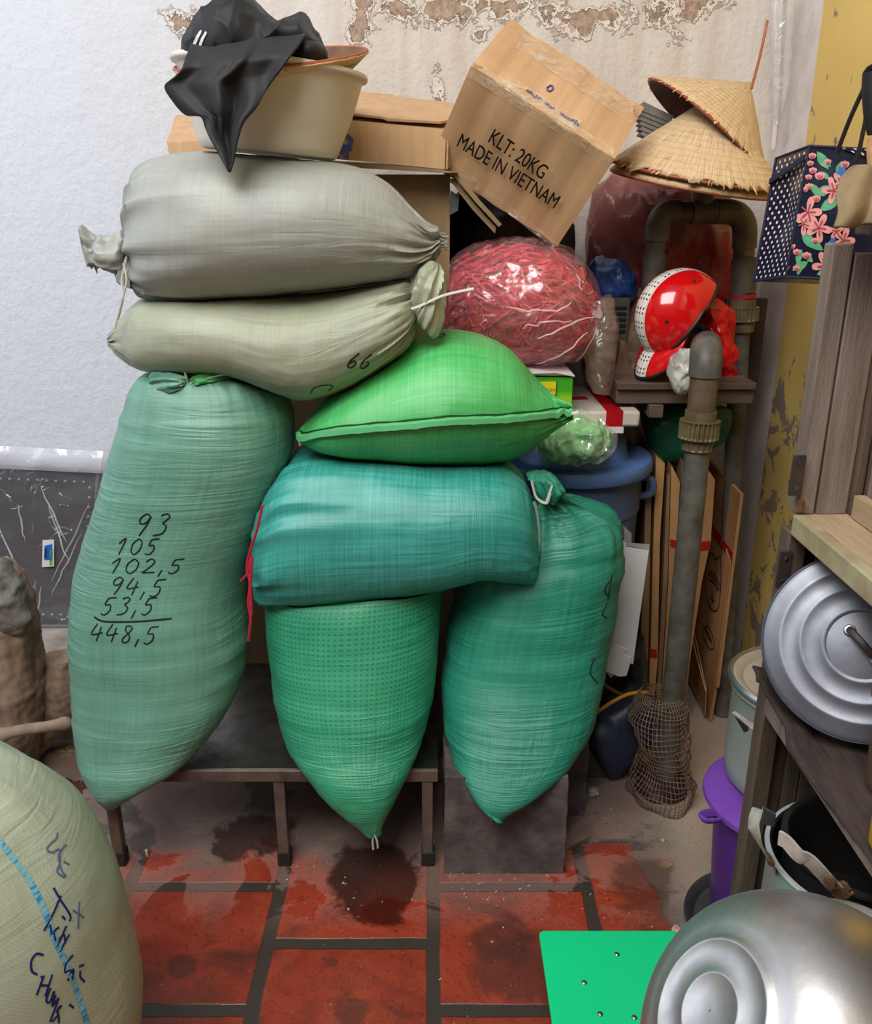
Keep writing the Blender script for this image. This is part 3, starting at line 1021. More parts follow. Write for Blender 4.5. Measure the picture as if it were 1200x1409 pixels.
tie(S6, 'seam_thread', [(515, 1148), (513, 1158), (514, 1169)], 1.765, .0035, M['string_white'], mm=8)
tie(S6, 'seam_thread', [(516, 1148), (519, 1158), (520, 1167)], 1.762, .003, M['string_white'], mm=8)

# --- teal sack standing by the barrel
C = [(740, 684, 758, 682, 2.04, .012), (712, 700, 800, 690, 2.08, .06), (672, 735, 848, 708, 2.11, .12), (650, 775, 857, 738, 2.12, .16),
     (632, 815, 853, 790, 2.12, .18), (615, 860, 845, 850, 2.11, .185), (606, 915, 836, 905, 2.08, .185), (607, 965, 825, 960, 2.03, .18), (613, 1015, 806, 1012, 1.96, .15),
     (627, 1055, 778, 1056, 1.89, .105), (645, 1090, 738, 1093, 1.83, .06), (662, 1114, 705, 1117, 1.79, .02), (676, 1126, 690, 1126, 1.78, .006)]
m_teal = sack_mat('deep_teal_weave', (26, 138, 112), (70, 172, 146), streak=0.42)
S7 = sack('right', 'teal sack standing upright on the concrete block beside the blue barrel', (0.14, 2.02, 0.3), C, m_teal,
          sack_disp(7, 0.014, [(0.04, 0.17, 4, 0.030), (1.0, 0.05, 4, 0.006)], 0.0055, (1.4, 1.4, 18.0), [(0.28, 0.14, 1.2), (0.62, 0.18, 0.9)]), against=('lying', 'mid'))
finish('tied_neck', bunch([(752, 692, 764, 690, 2.0, .012), (738, 670, 772, 676, 2.0, .03), (730, 655, 764, 660, 2.01, .035), (738, 650, 752, 650, 2.02, .02)], 9, 0.012), m_teal, S7)
tie(S7, 'tie_string', [(732, 662), (738, 684), (752, 692), (757, 678), (752, 690), (760, 668)], 1.955, .004, M['string_white'])
bm = bmesh.new(); finish('bottom_seam', bunch([(663, 1108, 672, 1108, 1.80, .01), (666, 1112, 690, 1122, 1.785, .014), (672, 1122, 690, 1130, 1.775, .01)], 3, 0.006, 24, 16), m_teal, S7)
bm = bmesh.new()
for st in ([(838, 800), (832, 812), (838, 822)], [(835, 830), (829, 845), (835, 850)], [(842, 790), (836, 826)], [(818, 905), (812, 925), (822, 940)]):
    bm = bmesh.new(); ink(bm, BV['right'], st, .003); finish('pen_mark', bm, M['ink_black'], S7, smooth=False)

# --- big pale sack in the foreground
m_pale = sack_mat('pale_green_weave', (176, 186, 164), (200, 208, 190), weave=0.0035, streak=0.22, deep=0.15, cross=.6, along=.3)
t = thing('woven_sack', 'large pale green sack with a blue stripe and blue handwriting, close in front', 'sack', (-0.85, 1.15, 0))
rings = []; uvs = []
prof = [(.0, .16), (.03, .22), (.1, .27), (.2, .30), (.32, .312), (.45, .30), (.55, .283), (.64, .25), (.72, .20), (.78, .145), (.82, .08), (.835, .02)]
for i in range(90):
    z, r = spline(prof, i / 89)
    ring = []
    for k in range(130):
        a = 2 * math.pi * k / 130 + math.pi / 2
        q = Vector((-.855 + r * math.cos(a), 1.17 + r * .95 * math.sin(a), z))
        d = 0.012 * fbm(q * 4 + Vector((8, 8, 8)), 3) + .0010 * noise.noise(q * 40)
        d += 0.012 * math.exp(-((.835 - z) / .16) ** 2) * (crease(Vector((math.cos(a) * 3, math.sin(a) * 3, z * 2))) - .4)
        ring.append(q + Vector((math.cos(a), math.sin(a), 0)) * d)
    rings.append(ring); uvs.append([(1.8 * k / 130, z * 1.2) for k in range(131)])
bm = bmesh.new(); add_quadstrip(bm, rings, True, True, uvs); bmesh.ops.recalc_face_normals(bm, faces=bm.faces)
B = BV['front'] = bvh_of(bm)
finish('sack_body', bm, m_pale, t, sharp=80)
def crop(*pts): return [(x / 3, 939 + y / 3) for x, y in pts]
bm = bmesh.new()
ink(bm, B, crop((-40, 600), (0, 660), (50, 720), (100, 785), (150, 870), (190, 960), (225, 1060), (290, 1200), (330, 1320), (362, 1420)), .010, .001, 3)
t2 = NT('blue_woven_stripe')
t2.set(color=t2.mix(t2.step(t2.noise(t2.mapping(t2.tc(), (60, 60, 260)), 1.0, 1), 0.4, 0.5), lin(40, 140, 190), lin(130, 180, 190)), rough=0.5)
finish('blue_stripe', bm, t2.m, t, smooth=False)['label'] = 'blue woven stripe'
bm = bmesh.new()
for st in (((220, 848), (250, 900), (288, 960), (285, 985)), ((250, 880), (215, 960), (180, 1025)), ((205, 1000), (212, 1040)), ((255, 965), (268, 978)),
           ((242, 1010), (222, 1030), (228, 1068)), ((272, 1005), (235, 1090)), ((240, 1065), (262, 1040), (268, 1078)),
           ((285, 1040), (262, 1080), (248, 1112)), ((300, 1125), (272, 1160), (268, 1195), (288, 1188), (300, 1210), (276, 1228)), ((285, 1200), (302, 1185), (298, 1228)),
           ((325, 1172), (345, 1165)), ((330, 1190), (330, 1215), (348, 1235)),
           ((178, 1125), (150, 1120), (128, 1150), (130, 1190), (152, 1205)), ((168, 1212), (172, 1218)), ((180, 1210), (150, 1290)), ((215, 1205), (185, 1295)), ((165, 1250), (203, 1250)),
           ((208, 1260), (190, 1310), (205, 1318), (222, 1275), (215, 1330)), ((228, 1290), (215, 1335), (240, 1305), (205, 1400)), ((230, 1360), (252, 1335), (236, 1350), (242, 1390)),
           ((285, 1328), (302, 1342)), ((215, 1400), (238, 1375), (242, 1405))):
    ink(bm, B, crop(*st), .0034)
finish('handwriting', bm, M['ink_blue'], t, smooth=False)
bm = bmesh.new()
for st in (((300, 940), (345, 970)), ((325, 905), (320, 1015))):
    ink(bm, B, crop(*st), .0028)
m_faded = mat('faded_blue_ink', (96, 112, 150), 0.5)
finish('faded_cross', bm, m_faded, t, smooth=False)
bm = bmesh.new()
for st in (((235, 620), (230, 645), (205, 668), (193, 690), (215, 702), (242, 690), (246, 740), (235, 782), (268, 806)), ((272, 668), (240, 715), (255, 780), (272, 798)), ((262, 740), (285, 752))):
    ink(bm, B, crop(*st), .0028)
finish('faded_pen_mark', bm, m_faded, t, smooth=False)

# ================================================================== ON TOP OF THE SACKS
m_plastic_beige = mat('aged_beige_plastic', (218, 213, 202), 0.42, alt=(200, 193, 178), scale=5, bump=0.05)
base_c = at(371, 215, 2.1)
ax = Vector((math.sin(math.radians(5)), -0.02, math.cos(math.radians(5))))
bm = bmesh.new()
lathe(bm, [(0.001, .006), (.13, .006), (.143, .0), (.152, .004), (.158, .02), (.182, .09), (.200, .158), (.203, .164), (.211, .166), (.213, .172), (.210, .178), (.203, .178), (.197, .168), (.178, .09), (.152, .022), (.14, .014), (.001, .012)],
      axis_matrix(base_c + Vector((0, 0, .004)), ax), 72)
bmesh.ops.recalc_face_normals(bm, faces=bm.faces)
bs = finish('plastic_basin', bm, m_plastic_beige, sharp=60)
tag(bs, 'beige plastic basin on the topmost grey sack', 'basin')


def straw_mat(name, rgb, alt):
    t = NT(name)
    uv = t.tc('UV')
    f1 = t.noise(t.mapping(uv, (420, 3.5, 1)), 1.0, 4, 0.6)
    f2 = t.noise(t.mapping(uv, (90, 9, 1)), 1.0, 4, 0.7)
    sep = t.n('ShaderNodeSeparateXYZ'); t.l(uv, sep.inputs[0])
    ring = t.math('SINE', t.math('MULTIPLY', sep.outputs[1], 2 * math.pi * 15))
    col = t.mix(t.ramp(f1, (0.35, 0.0), (0.65, 1.0)), lin(*rgb), lin(*alt))
    col = t.mix(t.ramp(f2, (0.55, 0.0), (0.72, 0.55)), col, lin(130, 92, 56))
    col = t.mix(t.ramp(ring, (0.93, 0.0), (1.0, 0.35)), col, lin(110, 80, 48))
    t.set(color=col, rough=0.6, spec=0.35, normal=t.bump(t.math('ADD', f1, t.math('MULTIPLY', ring, 0.25)), 0.6, 0.004))
    return t.m


m_straw = straw_mat('sun_bleached_palm_leaf', (226, 200, 160), (198, 164, 122))
m_liner = mat('dark_bamboo_lining', (122, 88, 62), 0.7, alt=(84, 56, 42), scale=20)
m_redrim = mat('red_painted_rim', (176, 72, 44), 0.5, alt=(140, 84, 50), scale=30)


def conical_hat(label, centre, axis, R, h, ragged, rim_m, group, seed):
    t = thing('conical_hat', label, 'hat', centre, group)
    mtx = axis_matrix(centre, axis)
    rnd = random.Random(seed)
    jit = [rnd.uniform(-1, 1) for _ in range(400)]

    def j(i, k):
        d = 0.0
        if i == 0: d = ragged * (0.6 * jit[k % 400] + 0.7 * noise.noise(Vector((k * .21, seed, 0))))
        if i == 1: d = ragged * .25 * jit[(k * 7) % 400]
        return (d, -d * .55 + 0.0025 * noise.noise(Vector((k * .3, i * .9, seed))))
    prof = []
    n = 16
    for i in range(n + 1):
        f = i / n
        prof.append((R * (1 - f), h * (f ** 0.96)))
    bm = bmesh.new(); lathe(bm, prof, mtx, 180, j, True)
    finish('leaf_cone', bm, m_straw, t, sharp=70, solid=0.003)
    bm = bmesh.new()
    lathe(bm, [(R * (1 - f) - .004, h * f - .005) for f in [i / 12 for i in range(12)]], mtx, 64)
    finish('bamboo_lining', bm, m_liner, t, sharp=70)
    bm = bmesh.new()
    pts = [mtx @ Vector(((R - .004) * math.cos(a), (R - .004) * math.sin(a), -.001)) for a in [2 * math.pi * k / 60 for k in range(61)]]
    tube(bm, pts, .0042, 8)
    finish('rim_hoop', bm, rim_m, t)
    if ragged > .003:
        bm = bmesh.new()
        for _ in range(70):
            a = rnd.uniform(0, 2 * math.pi)
            d = Vector((math.cos(a), math.sin(a), 0))
            p = mtx @ (d * (R - .004) + Vector((0, 0, .004)))
            e = mtx @ (d * (R + rnd.uniform(.002, .012)) + Vector((rnd.uniform(-.006, .006), rnd.uniform(-.006, .006), -rnd.uniform(.002, .012))))
            tube(bm, [p, (p + e) / 2 + Vector((0, 0, .001)), e], [.0018, .0016, .0006], 4, flat=.4)
        finish('frayed_straw', bm, m_straw, t)
    return t


c = at(374, 82, 2.09)
conical_hat('upturned conical hat with a red rim lying in the beige basin', c, -camdir(-0.085, 0.985, 0.64), .212, .15, 0.0, m_redrim, 'conical straw hats', 3)

m_black = NT('black_jersey')
m_black.set(color=m_black.mix(m_black.noise(m_black.tc(), 30, 4), lin(14, 15, 19), lin(26, 27, 32)), rough=0.7, sheen=0.05,
            normal=m_black.bump(m_black.noise(m_black.tc(), 320, 3), 0.12, 0.002))
m_black = m_black.m
t = thing('folded_garment', 'black garment with white stripes heaped on the hat in the basin, one corner hanging', 'clothes', (-0.33, 2.02, 1.9))
def cloth_disp(ph, v, q, L):
    g = crease(Vector((q.x * 7 + q.z * 5, q.y * 4, q.z * 9 - q.x * 4)))
    g2 = crease(Vector((q.x * 13 - q.z * 9, q.y * 7 + 4, q.z * 12)))
    g3 = crease(Vector((q.x * 26 + q.z * 14, q.y * 12 + 9, q.z * 22)))
    return 0.024 * (g - .25) + 0.016 * (g2 - .25) + 0.006 * (g3 - .25)
lump = loft([(258, 76, 258, 88, 2.06, .03), (266, 50, 268, 97, 2.06, .08), (282, 24, 284, 106, 2.06, .12), (305, 9, 304, 108, 2.06, .14), (330, 8, 330, 108, 2.06, .15), (360, 18, 360, 105, 2.06, .15), (392, 30, 392, 100, 2.06, .14), (420, 40, 420, 92, 2.06, .12),
             (438, 56, 438, 88, 2.05, .08), (449, 68, 449, 82, 2.04, .02)], 170, 170, 2.2, cloth_disp, 1.0)
BV['lump'] = bvh_of(lump)
bd = finish('garment_heap', lump, m_black, t, sharp=75)
bm = bmesh.new()
for dx in (-2, 8):
    ink(bm, BV['lump'], [(279 + dx * .7, 43 + dx * .2), (270 + dx * .85, 60), (265 + dx, 84)], .0062, .0018)
finish('sleeve_stripes', bm, mat('white_stripe_fabric', (228, 228, 228), 0.7), t, smooth=False)
L = [(262, 60), (250, 92), (240, 104), (225, 118), (238, 140), (255, 157), (276, 160), (284, 182), (300, 210), (314, 235)]
R_ = [(420, 48), (400, 76), (386, 96), (376, 108), (366, 122), (354, 146), (336, 168), (328, 190), (323, 212), (316, 237)]
def Yh(s, tt):
    top = max(0.0, 1 - tt / .13)
    fold = 0.020 * math.sin(s * 9 + tt * 3) * (1 - .4 * tt) + 0.012 * math.sin(s * 17 - tt * 7)
    return 1.832 + .09 * top * top + fold * (.2 + .5 * min(1, tt * 2)) - 0.012 * math.exp(-((s - .55 + .1 * tt) / .05) ** 2)
bm = sheet(L, R_, Yh, 60, 70, lambda s, tt, q: Vector((0, 0.012 * (crease(q * 7) - .4), 0)))
finish('hanging_corner', bm, m_black, t, sharp=80, solid=.004)
bm = loft([(388, 76, 388, 86, 2.0, .02), (402, 66, 402, 92, 1.98, .05), (422, 60, 422, 91, 1.97, .06), (438, 62, 438, 86, 1.97, .05), (449, 70, 449, 80, 1.98, .015)], 60, 40, 2.2, lambda ph, v, q, l: .010 * (crease(q * 10) - .4), 1.0)
finish('garment_fold', bm, m_black, t, sharp=75)

# ================================================================== CARTONS
def card_mat(name, rgb, alt, across=None, scale=4):
    t = NT(name)
    big = t.noise(t.tc(), scale, 5, 0.6)
    fine = t.noise(t.mapping(t.tc(), (1, 1, 1)), 90, 4, 0.6)
    if across is None:
        st = t.noise(t.mapping(t.tc(), (40, 40, 3)), 1.0, 4, 0.6)
    else:                                                     # flutes run square to this direction
        dt = t.n('ShaderNodeVectorMath', operation='DOT_PRODUCT'); t.l(t.tc(), dt.inputs[0]); dt.inputs[1].default_value = across
        cb = t.n('ShaderNodeCombineXYZ'); t.l(t.math('MULTIPLY', dt.outputs['Value'], 42.0), cb.inputs[0])
        t.l(t.math('MULTIPLY', t.noise(t.tc(), 2.0, 2), 2.5), cb.inputs[1])
        st = t.noise(cb.outputs[0], 1.0, 4, 0.6)
    col = t.mix(t.ramp(big, (0.35, 0.0), (0.7, 1.0)), lin(*rgb), lin(*alt))
    col = t.mix(t.ramp(st, (0.42, 0.0), (0.72, 0.7)), col, lin(*[c * 0.84 for c in rgb]))
    t.set(color=col, rough=0.62, spec=0.3, normal=t.bump(t.math('ADD', st, t.math('MULTIPLY', fine, 0.3)), 0.25, 0.003))
    return t.m


m_card = card_mat('brown_cardboard', (206, 166, 126), (186, 146, 108), across=(.84975, -.10068, -.51748))
m_card2 = card_mat('pale_cardboard', (206, 168, 128), (190, 152, 112))
m_card3 = card_mat('olive_brown_cardboard', (150, 126, 92), (124, 102, 74))
m_cedge = mat('torn_cardboard_edge', (206, 172, 130), 0.8, alt=(150, 112, 76), scale=60, bump=.5, bscale=120)
def tape_mat():
    t = NT('clear_packing_tape')
    n = t.noise(t.mapping(t.tc(), (1, 1, 1)), 34, 5, .65, .4)
    a = t.math('ADD', t.ramp(n, (.45, 0.10), (.66, .62)), 0.0)
    t.set(color=lin(232, 214, 190), rough=.14, alpha=a, spec=.7, normal=t.bump(n, .4, .004))
    return t.m


m_tape = tape_mat()
m_bluelogo = mat('blue_print', (70, 80, 160), 0.6)
m_blackprint = mat('black_print', (46, 38, 34), 0.6)

# plain closed carton low down, the flapped carton on it
bm = bmesh.new(); box(bm, (-0.70, 2.47, 0.0), (0.06, 2.92, 0.93))
tag(finish('carton', bm, m_card3, bevel=.004), 'plain carton on the floor hidden behind the standing sacks', 'box')
t = thing('open_carton', 'dull brown carton with open flaps, behind the grey sack and under the long carton', 'box', (-0.3, 2.7, 0.93))
zt = at(560, 240, 2.45).z
bm = bmesh.new()
xl, xr = -0.72, at(619, 300, 2.45).x
for lo, hi in (((xl, 2.45, .93), (xr, 2.457, zt)), ((xl, 2.87, .93), (xr, 2.877, zt)), ((xl, 2.457, .93), (xl + .007, 2.87, zt)), ((xr - .007, 2.457, .93), (xr, 2.87, zt)), ((xl, 2.45, .93), (xr, 2.877, .937))):
    box(bm, lo, hi)
finish('carton_body', bm, m_card3, t, bevel=.001, smooth=False)
bm = bmesh.new()
q = [at(x, y, 2.36) for x, y in ((430, 221), (560, 229), (606, 233), (630, 237.5), (604, 238), (560, 235), (430, 228))]
hexa(bm, q, (0, .5, .03)); finish('top_flap', bm, m_card3, t, smooth=False)
for dy, pts in ((0.0, ((606, 234), (630, 237), (660, 275), (691, 309), (686, 312), (655, 279), (626, 244))), (0.02, ((612, 244), (626, 246), (654, 281), (683, 313), (681, 321), (650, 288), (622, 252)))):
    bm = bmesh.new()
    hexa(bm, [at(x, y, 2.38 + dy) for x, y in pts], (0.01, .40, .01)); finish('side_flap', bm, m_card3, t, smooth=False)
bm = bmesh.new()
hexa(bm, [at(x, y, 2.447) for x, y in ((620, 262), (632, 270), (630, 290), (618, 296))], (0, -.002, 0))
finish('torn_label', bm, mat('grey_torn_paper', (120, 122, 120), .8, alt=(70, 70, 70), scale=40), t, smooth=False)

# long carton with torn flap
t = thing('torn_carton', 'long pale carton with a torn top flap and blue print, behind the basin', 'box', at(540, 230, 2.5))
d = at(642, 147, 2.68) - at(614, 178, 2.36)
bm = bmesh.new()
hexa(bm, [at(x, y, 2.36) for x, y in ((400, 158), (530, 170), (614, 178), (612, 233), (520, 224), (400, 214))], d)
bv = bvh_of(bm)
finish('carton_body', bm, m_card2, t, smooth=False)
bm = bmesh.new()
up = Vector((0, -.006, .006))
jag = [(400, 157), (460, 160), (528, 168), (533, 170.5), (560, 172), (585, 173), (606, 174.5), (616, 172), (624, 165), (634, 157), (641, 150)]
hexa(bm, [at(x, y, 2.36 + .32 * max(0, (174 - y)) / 30 * (1 if x > 612 else 0)) + up for x, y in jag] + [at(400, 157, 2.36) + d + up], Vector((0, -.002, .005)))
finish('top_flap', bm, m_card2, t, smooth=False)
bm = bmesh.new()
p0, p1 = at(614, 178, 2.357), at(612, 233, 2.357)
ring = []
for i in range(14):
    f = i / 13
    q = p0.lerp(p1, f) + d * (.75 + .2 * noise.noise(Vector((i * .8, 2, 0)))) * (1 - .35 * f)
    ring.append(q + Vector((.012, 0, 0)))
hexa(bm, [p0 + Vector((.003, 0, 0))] + ring + [p1 + Vector((.003, 0, 0))], Vector((.004, 0, 0)))
finish('end_flap', bm, m_cedge, t, smooth=False)
bm = bmesh.new()
hexa(bm, [at(x, y, 2.70) for x, y in ((470, 124), (540, 130), (553, 139), (550, 150), (470, 150))], (0, .006, 0))
finish('back_flap', bm, m_card2, t, smooth=False)
bm = bmesh.new()
for st in ([(462, 190), (475, 186), (484, 193), (480, 203), (468, 208), (478, 212), (476, 222)], [(466, 214), (462, 222)], [(470, 199), (484, 206)], [(500, 139), (512, 142), (524, 138)], [(498, 151), (505, 155), (502, 160)], [(508, 152), (516, 156)]):
    bm = bmesh.new(); ink(bm, bv, st, .009 if st[0][0] < 490 and st[0][1] > 180 else .004, .0085)
    finish('blue_print', bm, m_bluelogo, t, smooth=False)
# small flat carton
t = tag(finish('flat_carton', (lambda b: (hexa(b, [at(x, y, 2.37) for x, y in ((229, 194), (330, 190), (332, 210), (233, 215))], at(241, 158, 2.62) - at(229, 194, 2.37)), b)[1])(bmesh.new()), m_card2, smooth=False, bevel=.003),
        'end of a flat carton showing left of the basin', 'box')

# carton of twenty kilos
fc = Vector((.2022, 2.3006, 1.7711))                          # middle of the printed face
ex = Vector((.84975, -.10068, -.51748))                        # along its lines of print
ez = Vector((.3401, -.64532, .68403))                          # up along the printed face
en = -Vector((.40281, .75725, .51412))                         # out of the printed face
W2, H2, D2 = .1995, .1461, .2553
bc = fc
corner = bc - ex * W2 - ez * H2
t = thing('taped_carton', 'large taped carton printed KLT: 20KG MADE IN VIETNAM, tipped on its corner', 'box', bc + ex * W2 - ez * H2)
bm = bmesh.new()
mt = Matrix((ex, -en, ez)).transposed().to_4x4(); mt.translation = corner
box(bm, (0, 0, 0), (2 * W2, D2, 2 * H2), mt)
bmesh.ops.subdivide_edges(bm, edges=bm.edges, cuts=24, use_grid_fill=True)
for v in bm.verts:
    l = mt.inverted() @ v.co
    edge = min(min(l.x, 2 * W2 - l.x) / W2, min(l.y, D2 - l.y) / D2 * 2, 1)
    v.co += en * (0.006 * noise.noise(v.co * 6) + .002 * math.sin(l.x / .046 * math.pi)) * (1 if l.y < D2 * .5 else 0) + ez * (0.005 * noise.noise(v.co * 7) + .002 * math.sin(l.x / .046 * math.pi)) * (1 if l.z > H2 else 0)
BV['klt'] = bvh_of(bm)
finish('carton_body', bm, m_card, t, sharp=50)
f0 = corner + en * .0095


def onface(px, py, off=0.0):
    """Point of the printed face seen at a frame point."""
    r = ray(px, py); o = Vector((0, 0, H)); p = f0 + en * off
    return o + r * ((p - o).dot(en) / r.dot(en))


def on_klt(quads, lift):
    bm = bmesh.new()
    for pts in quads:
        N = 16
        rows = []
        for j in range(5):
            row = []
            for i in range(N):
                a = Vector(pts[0]).lerp(Vector(pts[1]), i / (N - 1)); b = Vector(pts[3]).lerp(Vector(pts[2]), i / (N - 1))
                p = a.lerp(b, j / 4)
                loc, nor = hit(BV['klt'], p.x, p.y)
                if loc is None: loc, nor = onface(p.x, p.y), en
                row.append(loc + nor * lift)
            rows.append(row)
        add_quadstrip(bm, rows, False)
    return bm


bm = on_klt([((652, 85), (846, 207), (838, 227), (643, 104))], .002); finish('packing_tape', bm, m_tape, t)
bm = on_klt([((720, 46), (884, 152), (870, 172), (708, 66))], .002); finish('packing_tape', bm, m_tape, t)
bm = on_klt([((690, 100), (800, 168), (792, 182), (683, 114))], .0035); finish('packing_tape', bm, m_tape, t)
bm = on_klt([((611, 212), (765, 332), (762, 341), (606, 222))], .002); finish('packing_tape', bm, m_tape, t)
for txt, x0, y0, x1, y1, hp in (('KLT: 20KG', 671, 195, 745, 247, 23), ('MADE IN VIETNAM', 628, 201, 762, 287, 22)):
    p0, p1 = onface(x0, y0, .001), onface(x1, y1, .001)
    dx = (p1 - p0).normalized(); dy = en.cross(dx).normalized()
    bm = text_mesh(txt, p0, dx, dy, (p1 - p0).length, hp * (p1 - p0).length / math.hypot(x1 - x0, y1 - y0), .0007)
    finish('printed_text', bm, m_blackprint, t, smooth=False)
bm = bmesh.new()
x, y = 724, 126
rnd = random.Random(4)
for i in range(17):
    st = [(x, y), (x + 2, y + rnd.uniform(-3, 4)), (x + 3, y + rnd.uniform(1, 6)), (x + 4.2, y + rnd.uniform(0, 4))]
    if i not in (5, 9, 10): ink(bm, BV['klt'], st, .0022, .0042, 1.0)
    x += 4.2; y += 2.75
finish('pen_note', bm, mat('faded_violet_ink', (110, 104, 150), .6), t, smooth=False)
bm = bmesh.new(); ink(bm, BV['klt'], [(752, 122), (757, 119), (761, 122), (756, 127), (752, 124)], .002, .0042, 1)
finish('pen_doodle', bm, m_bluelogo, t, smooth=False)

# ================================================================== HATS, PIPES, STICKS BY THE RIGHT WALL
hg = 'conical straw hats'
conical_hat('frayed pale conical hat under the tilted one, above the pipe', at(958, 240, 2.5), camdir(0.155, 0.97, 0.50), .232, .20, .018, m_redrim, hg, 11)
conical_hat('conical hat tilted on top of the other straw hats, its dark lining showing', at(973, 182, 2.56), camdir(0.66, 0.74, 0.36), .215, .155, .008, m_redrim, hg, 12)
conical_hat('shaded conical hat beneath the frayed one, only its red rim showing', at(955, 240, 2.5) - camdir(0.155, 0.97, 0.50) * .022, camdir(0.155, 0.97, 0.50), .225, .193, .0, m_redrim, hg, 13)
m_pipe = mat('grimy_grey_pipe', (110, 108, 101), 0.5, alt=(58, 50, 42), scale=14, bump=.2, bscale=50)
m_pipe2 = mat('brown_stained_pipe', (112, 94, 76), 0.5, alt=(64, 46, 36), scale=14, bump=.25, bscale=60)
m_brass = mat('olive_plastic_fitting', (116, 104, 72), 0.45, alt=(76, 64, 46), scale=20)
m_orange = mat('glue_stained_joint', (134, 104, 74), 0.5, alt=(100, 78, 58))


def nut(bm, a, b, r, n=26, depth=.006):
    """A ribbed union nut around a pipe, from a to b."""
    mtx = axis_matrix(a, b - a); h = (b - a).length
    rings = []
    for z, rr in ((0, r * .86), (0, r), (h * .12, r), (h * .12, r), (h * .88, r), (h * .88, r), (h, r), (h, r * .86)):
        ring = []
        for q in range(n * 4):
            g = depth if (q % 4) in (2, 3) and h * .1 < z < h * .9 else 0
            an = 2 * math.pi * q / (n * 4)
            ring.append(mtx @ Vector(((rr - g) * math.cos(an), (rr - g) * math.sin(an), z)))
        rings.append(ring)
    add_quadstrip(bm, rings, True, True)
    bmesh.ops.recalc_face_normals(bm, faces=bm.faces)


t = thing('waste_pipe', 'single grimy standpipe with an elbow on top, wrapped in wire netting at its foot', 'pipe', on_z(918, 1085, 0))
foot = on_z(918, 1085, 0); foot.y = 2.19; foot.x = .695
top = Vector((.688, 2.19, 1.245))
bm = bmesh.new(); tube(bm, [foot, foot.lerp(top, .5), top], .033, 28); finish('pipe_shaft', bm, m_pipe, t)
tz = at(970, 512, 2.19).z
bm = bmesh.new(); tube(bm, [Vector((.688, 2.19, at(965, 575, 2.19).z)), Vector((.688, 2.19, tz))], .036, 28); finish('pipe_sleeve', bm, m_pipe2, t)
ez0 = tz
bm = bmesh.new(); tube(bm, [Vector((.688, 2.19, ez0 - .01)), Vector((.688, 2.19, ez0 + .02)), Vector((.689, 2.196, ez0 + .034)), Vector((.693, 2.212, ez0 + .045)), Vector((.701, 2.24, ez0 + .048)), Vector((.72, 2.30, ez0 + .046)), Vector((.733, 2.345, ez0 + .044))], .041, 28)
finish('pipe_elbow', bm, m_pipe, t)
bm = bmesh.new(); za, zb, zc_, zd = [at(962, y, 2.19).z for y in (613, 602, 578, 565)]
P = lambda z: Vector((.688, 2.19, z))
nut(bm, P(zb), P(zc_), .052); finish('union_nut', bm, m_brass, t, sharp=30)
bm = bmesh.new(); nut(bm, P(at(962, 618, 2.19).z), P(zb), .040, 16, .003); finish('union_collar', bm, m_brass, t, sharp=30)
bm = bmesh.new(); tube(bm, [P(zc_), P(zd)], .040, 28); finish('union_collar', bm, m_brass, t)
# netting
def netd(ph, v, q, L): return .018 * (crease(q * 9) - .4) + .010 * noise.noise(q * 30)
bm = loft([(886, 952, 934, 955, 2.19, .045), (872, 972, 943, 975, 2.17, .07), (868, 1005, 944, 1005, 2.16, .085), (880, 1040, 945, 1038, 2.15, .085), (874, 1068, 950, 1070, 2.15, .095), (868, 1092, 948, 1095, 2.15, .10), (880, 1112, 940, 1114, 2.16, .09)], 46, 32, 2.1, netd, 1.0)
bmesh.ops.delete(bm, geom=[f for f in bm.faces if len(f.verts) > 4], context='FACES_ONLY')
o = finish('wire_netting', bm, mat('rusty_wire', (138, 116, 96), .6, alt=(70, 48, 40), scale=30), None)
md = o.modifiers.new('mesh', 'WIREFRAME'); md.thickness = .0025; md.use_replace = True
tag(o, 'crumpled rusty wire netting wrapped round the foot of the standpipe', 'netting')
bm = loft([(880, 1062, 938, 1064, 2.2, .06), (872, 1085, 946, 1088, 2.19, .08), (876, 1112, 944, 1114, 2.19, .08)], 40, 24, 2.1, lambda ph, v, q, L: .01 * (crumple(q, 14) - .4), 1.0)
tag(finish('wet_rag', bm, mat('dark_red_sodden_cloth', (62, 30, 30), .6, alt=(36, 26, 24), scale=20), None), 'dark red sodden rag heaped inside the wire netting', 'rag')

# branching pipes
t = thing('branched_drain_pipe', 'grey drain pipe of an upside down U with tee, under the straw hats', 'pipe', on_z(1008, 985, 0))
b0 = at(1006, 985, 2.62); b0.z = 0
b0 = Vector((1.0, 2.60, 0)); r2 = .029
t1 = at(1024, 330, 2.62)
bm = bmesh.new(); tube(bm, [b0, b0.lerp(t1, .5), t1], r2, 26); finish('upright_pipe', bm, m_pipe, t)
q1, q0 = at(1026, 291, 2.62), at(906, 293, 2.62)
def bend(a, c, b, n=8): return [a.lerp(c, i / n).lerp(c.lerp(b, i / n), i / n) for i in range(n + 1)]
bm = bmesh.new(); tube(bm, [at(1024, 342, 2.62)] + bend(at(1025, 322, 2.62), q1, at(998, 291, 2.62)) + [at(985, 291, 2.62)], r2 + .006, 26); finish('pipe_elbow', bm, m_pipe, t)
bm = bmesh.new(); tube(bm, [at(985, 291, 2.62), at(934, 292, 2.62)], r2, 26); finish('cross_pipe', bm, m_pipe2, t)
bm = bmesh.new(); tube(bm, [at(934, 292, 2.62)] + bend(at(925, 292, 2.62), q0, at(905, 318, 2.62)) + [at(904, 332, 2.62)], r2 + .006, 26); finish('pipe_elbow', bm, m_pipe, t)
bm = bmesh.new(); tube(bm, [at(904, 330, 2.62), at(901, 352, 2.62)], r2, 26); finish('joint_sleeve', bm, m_pipe, t)
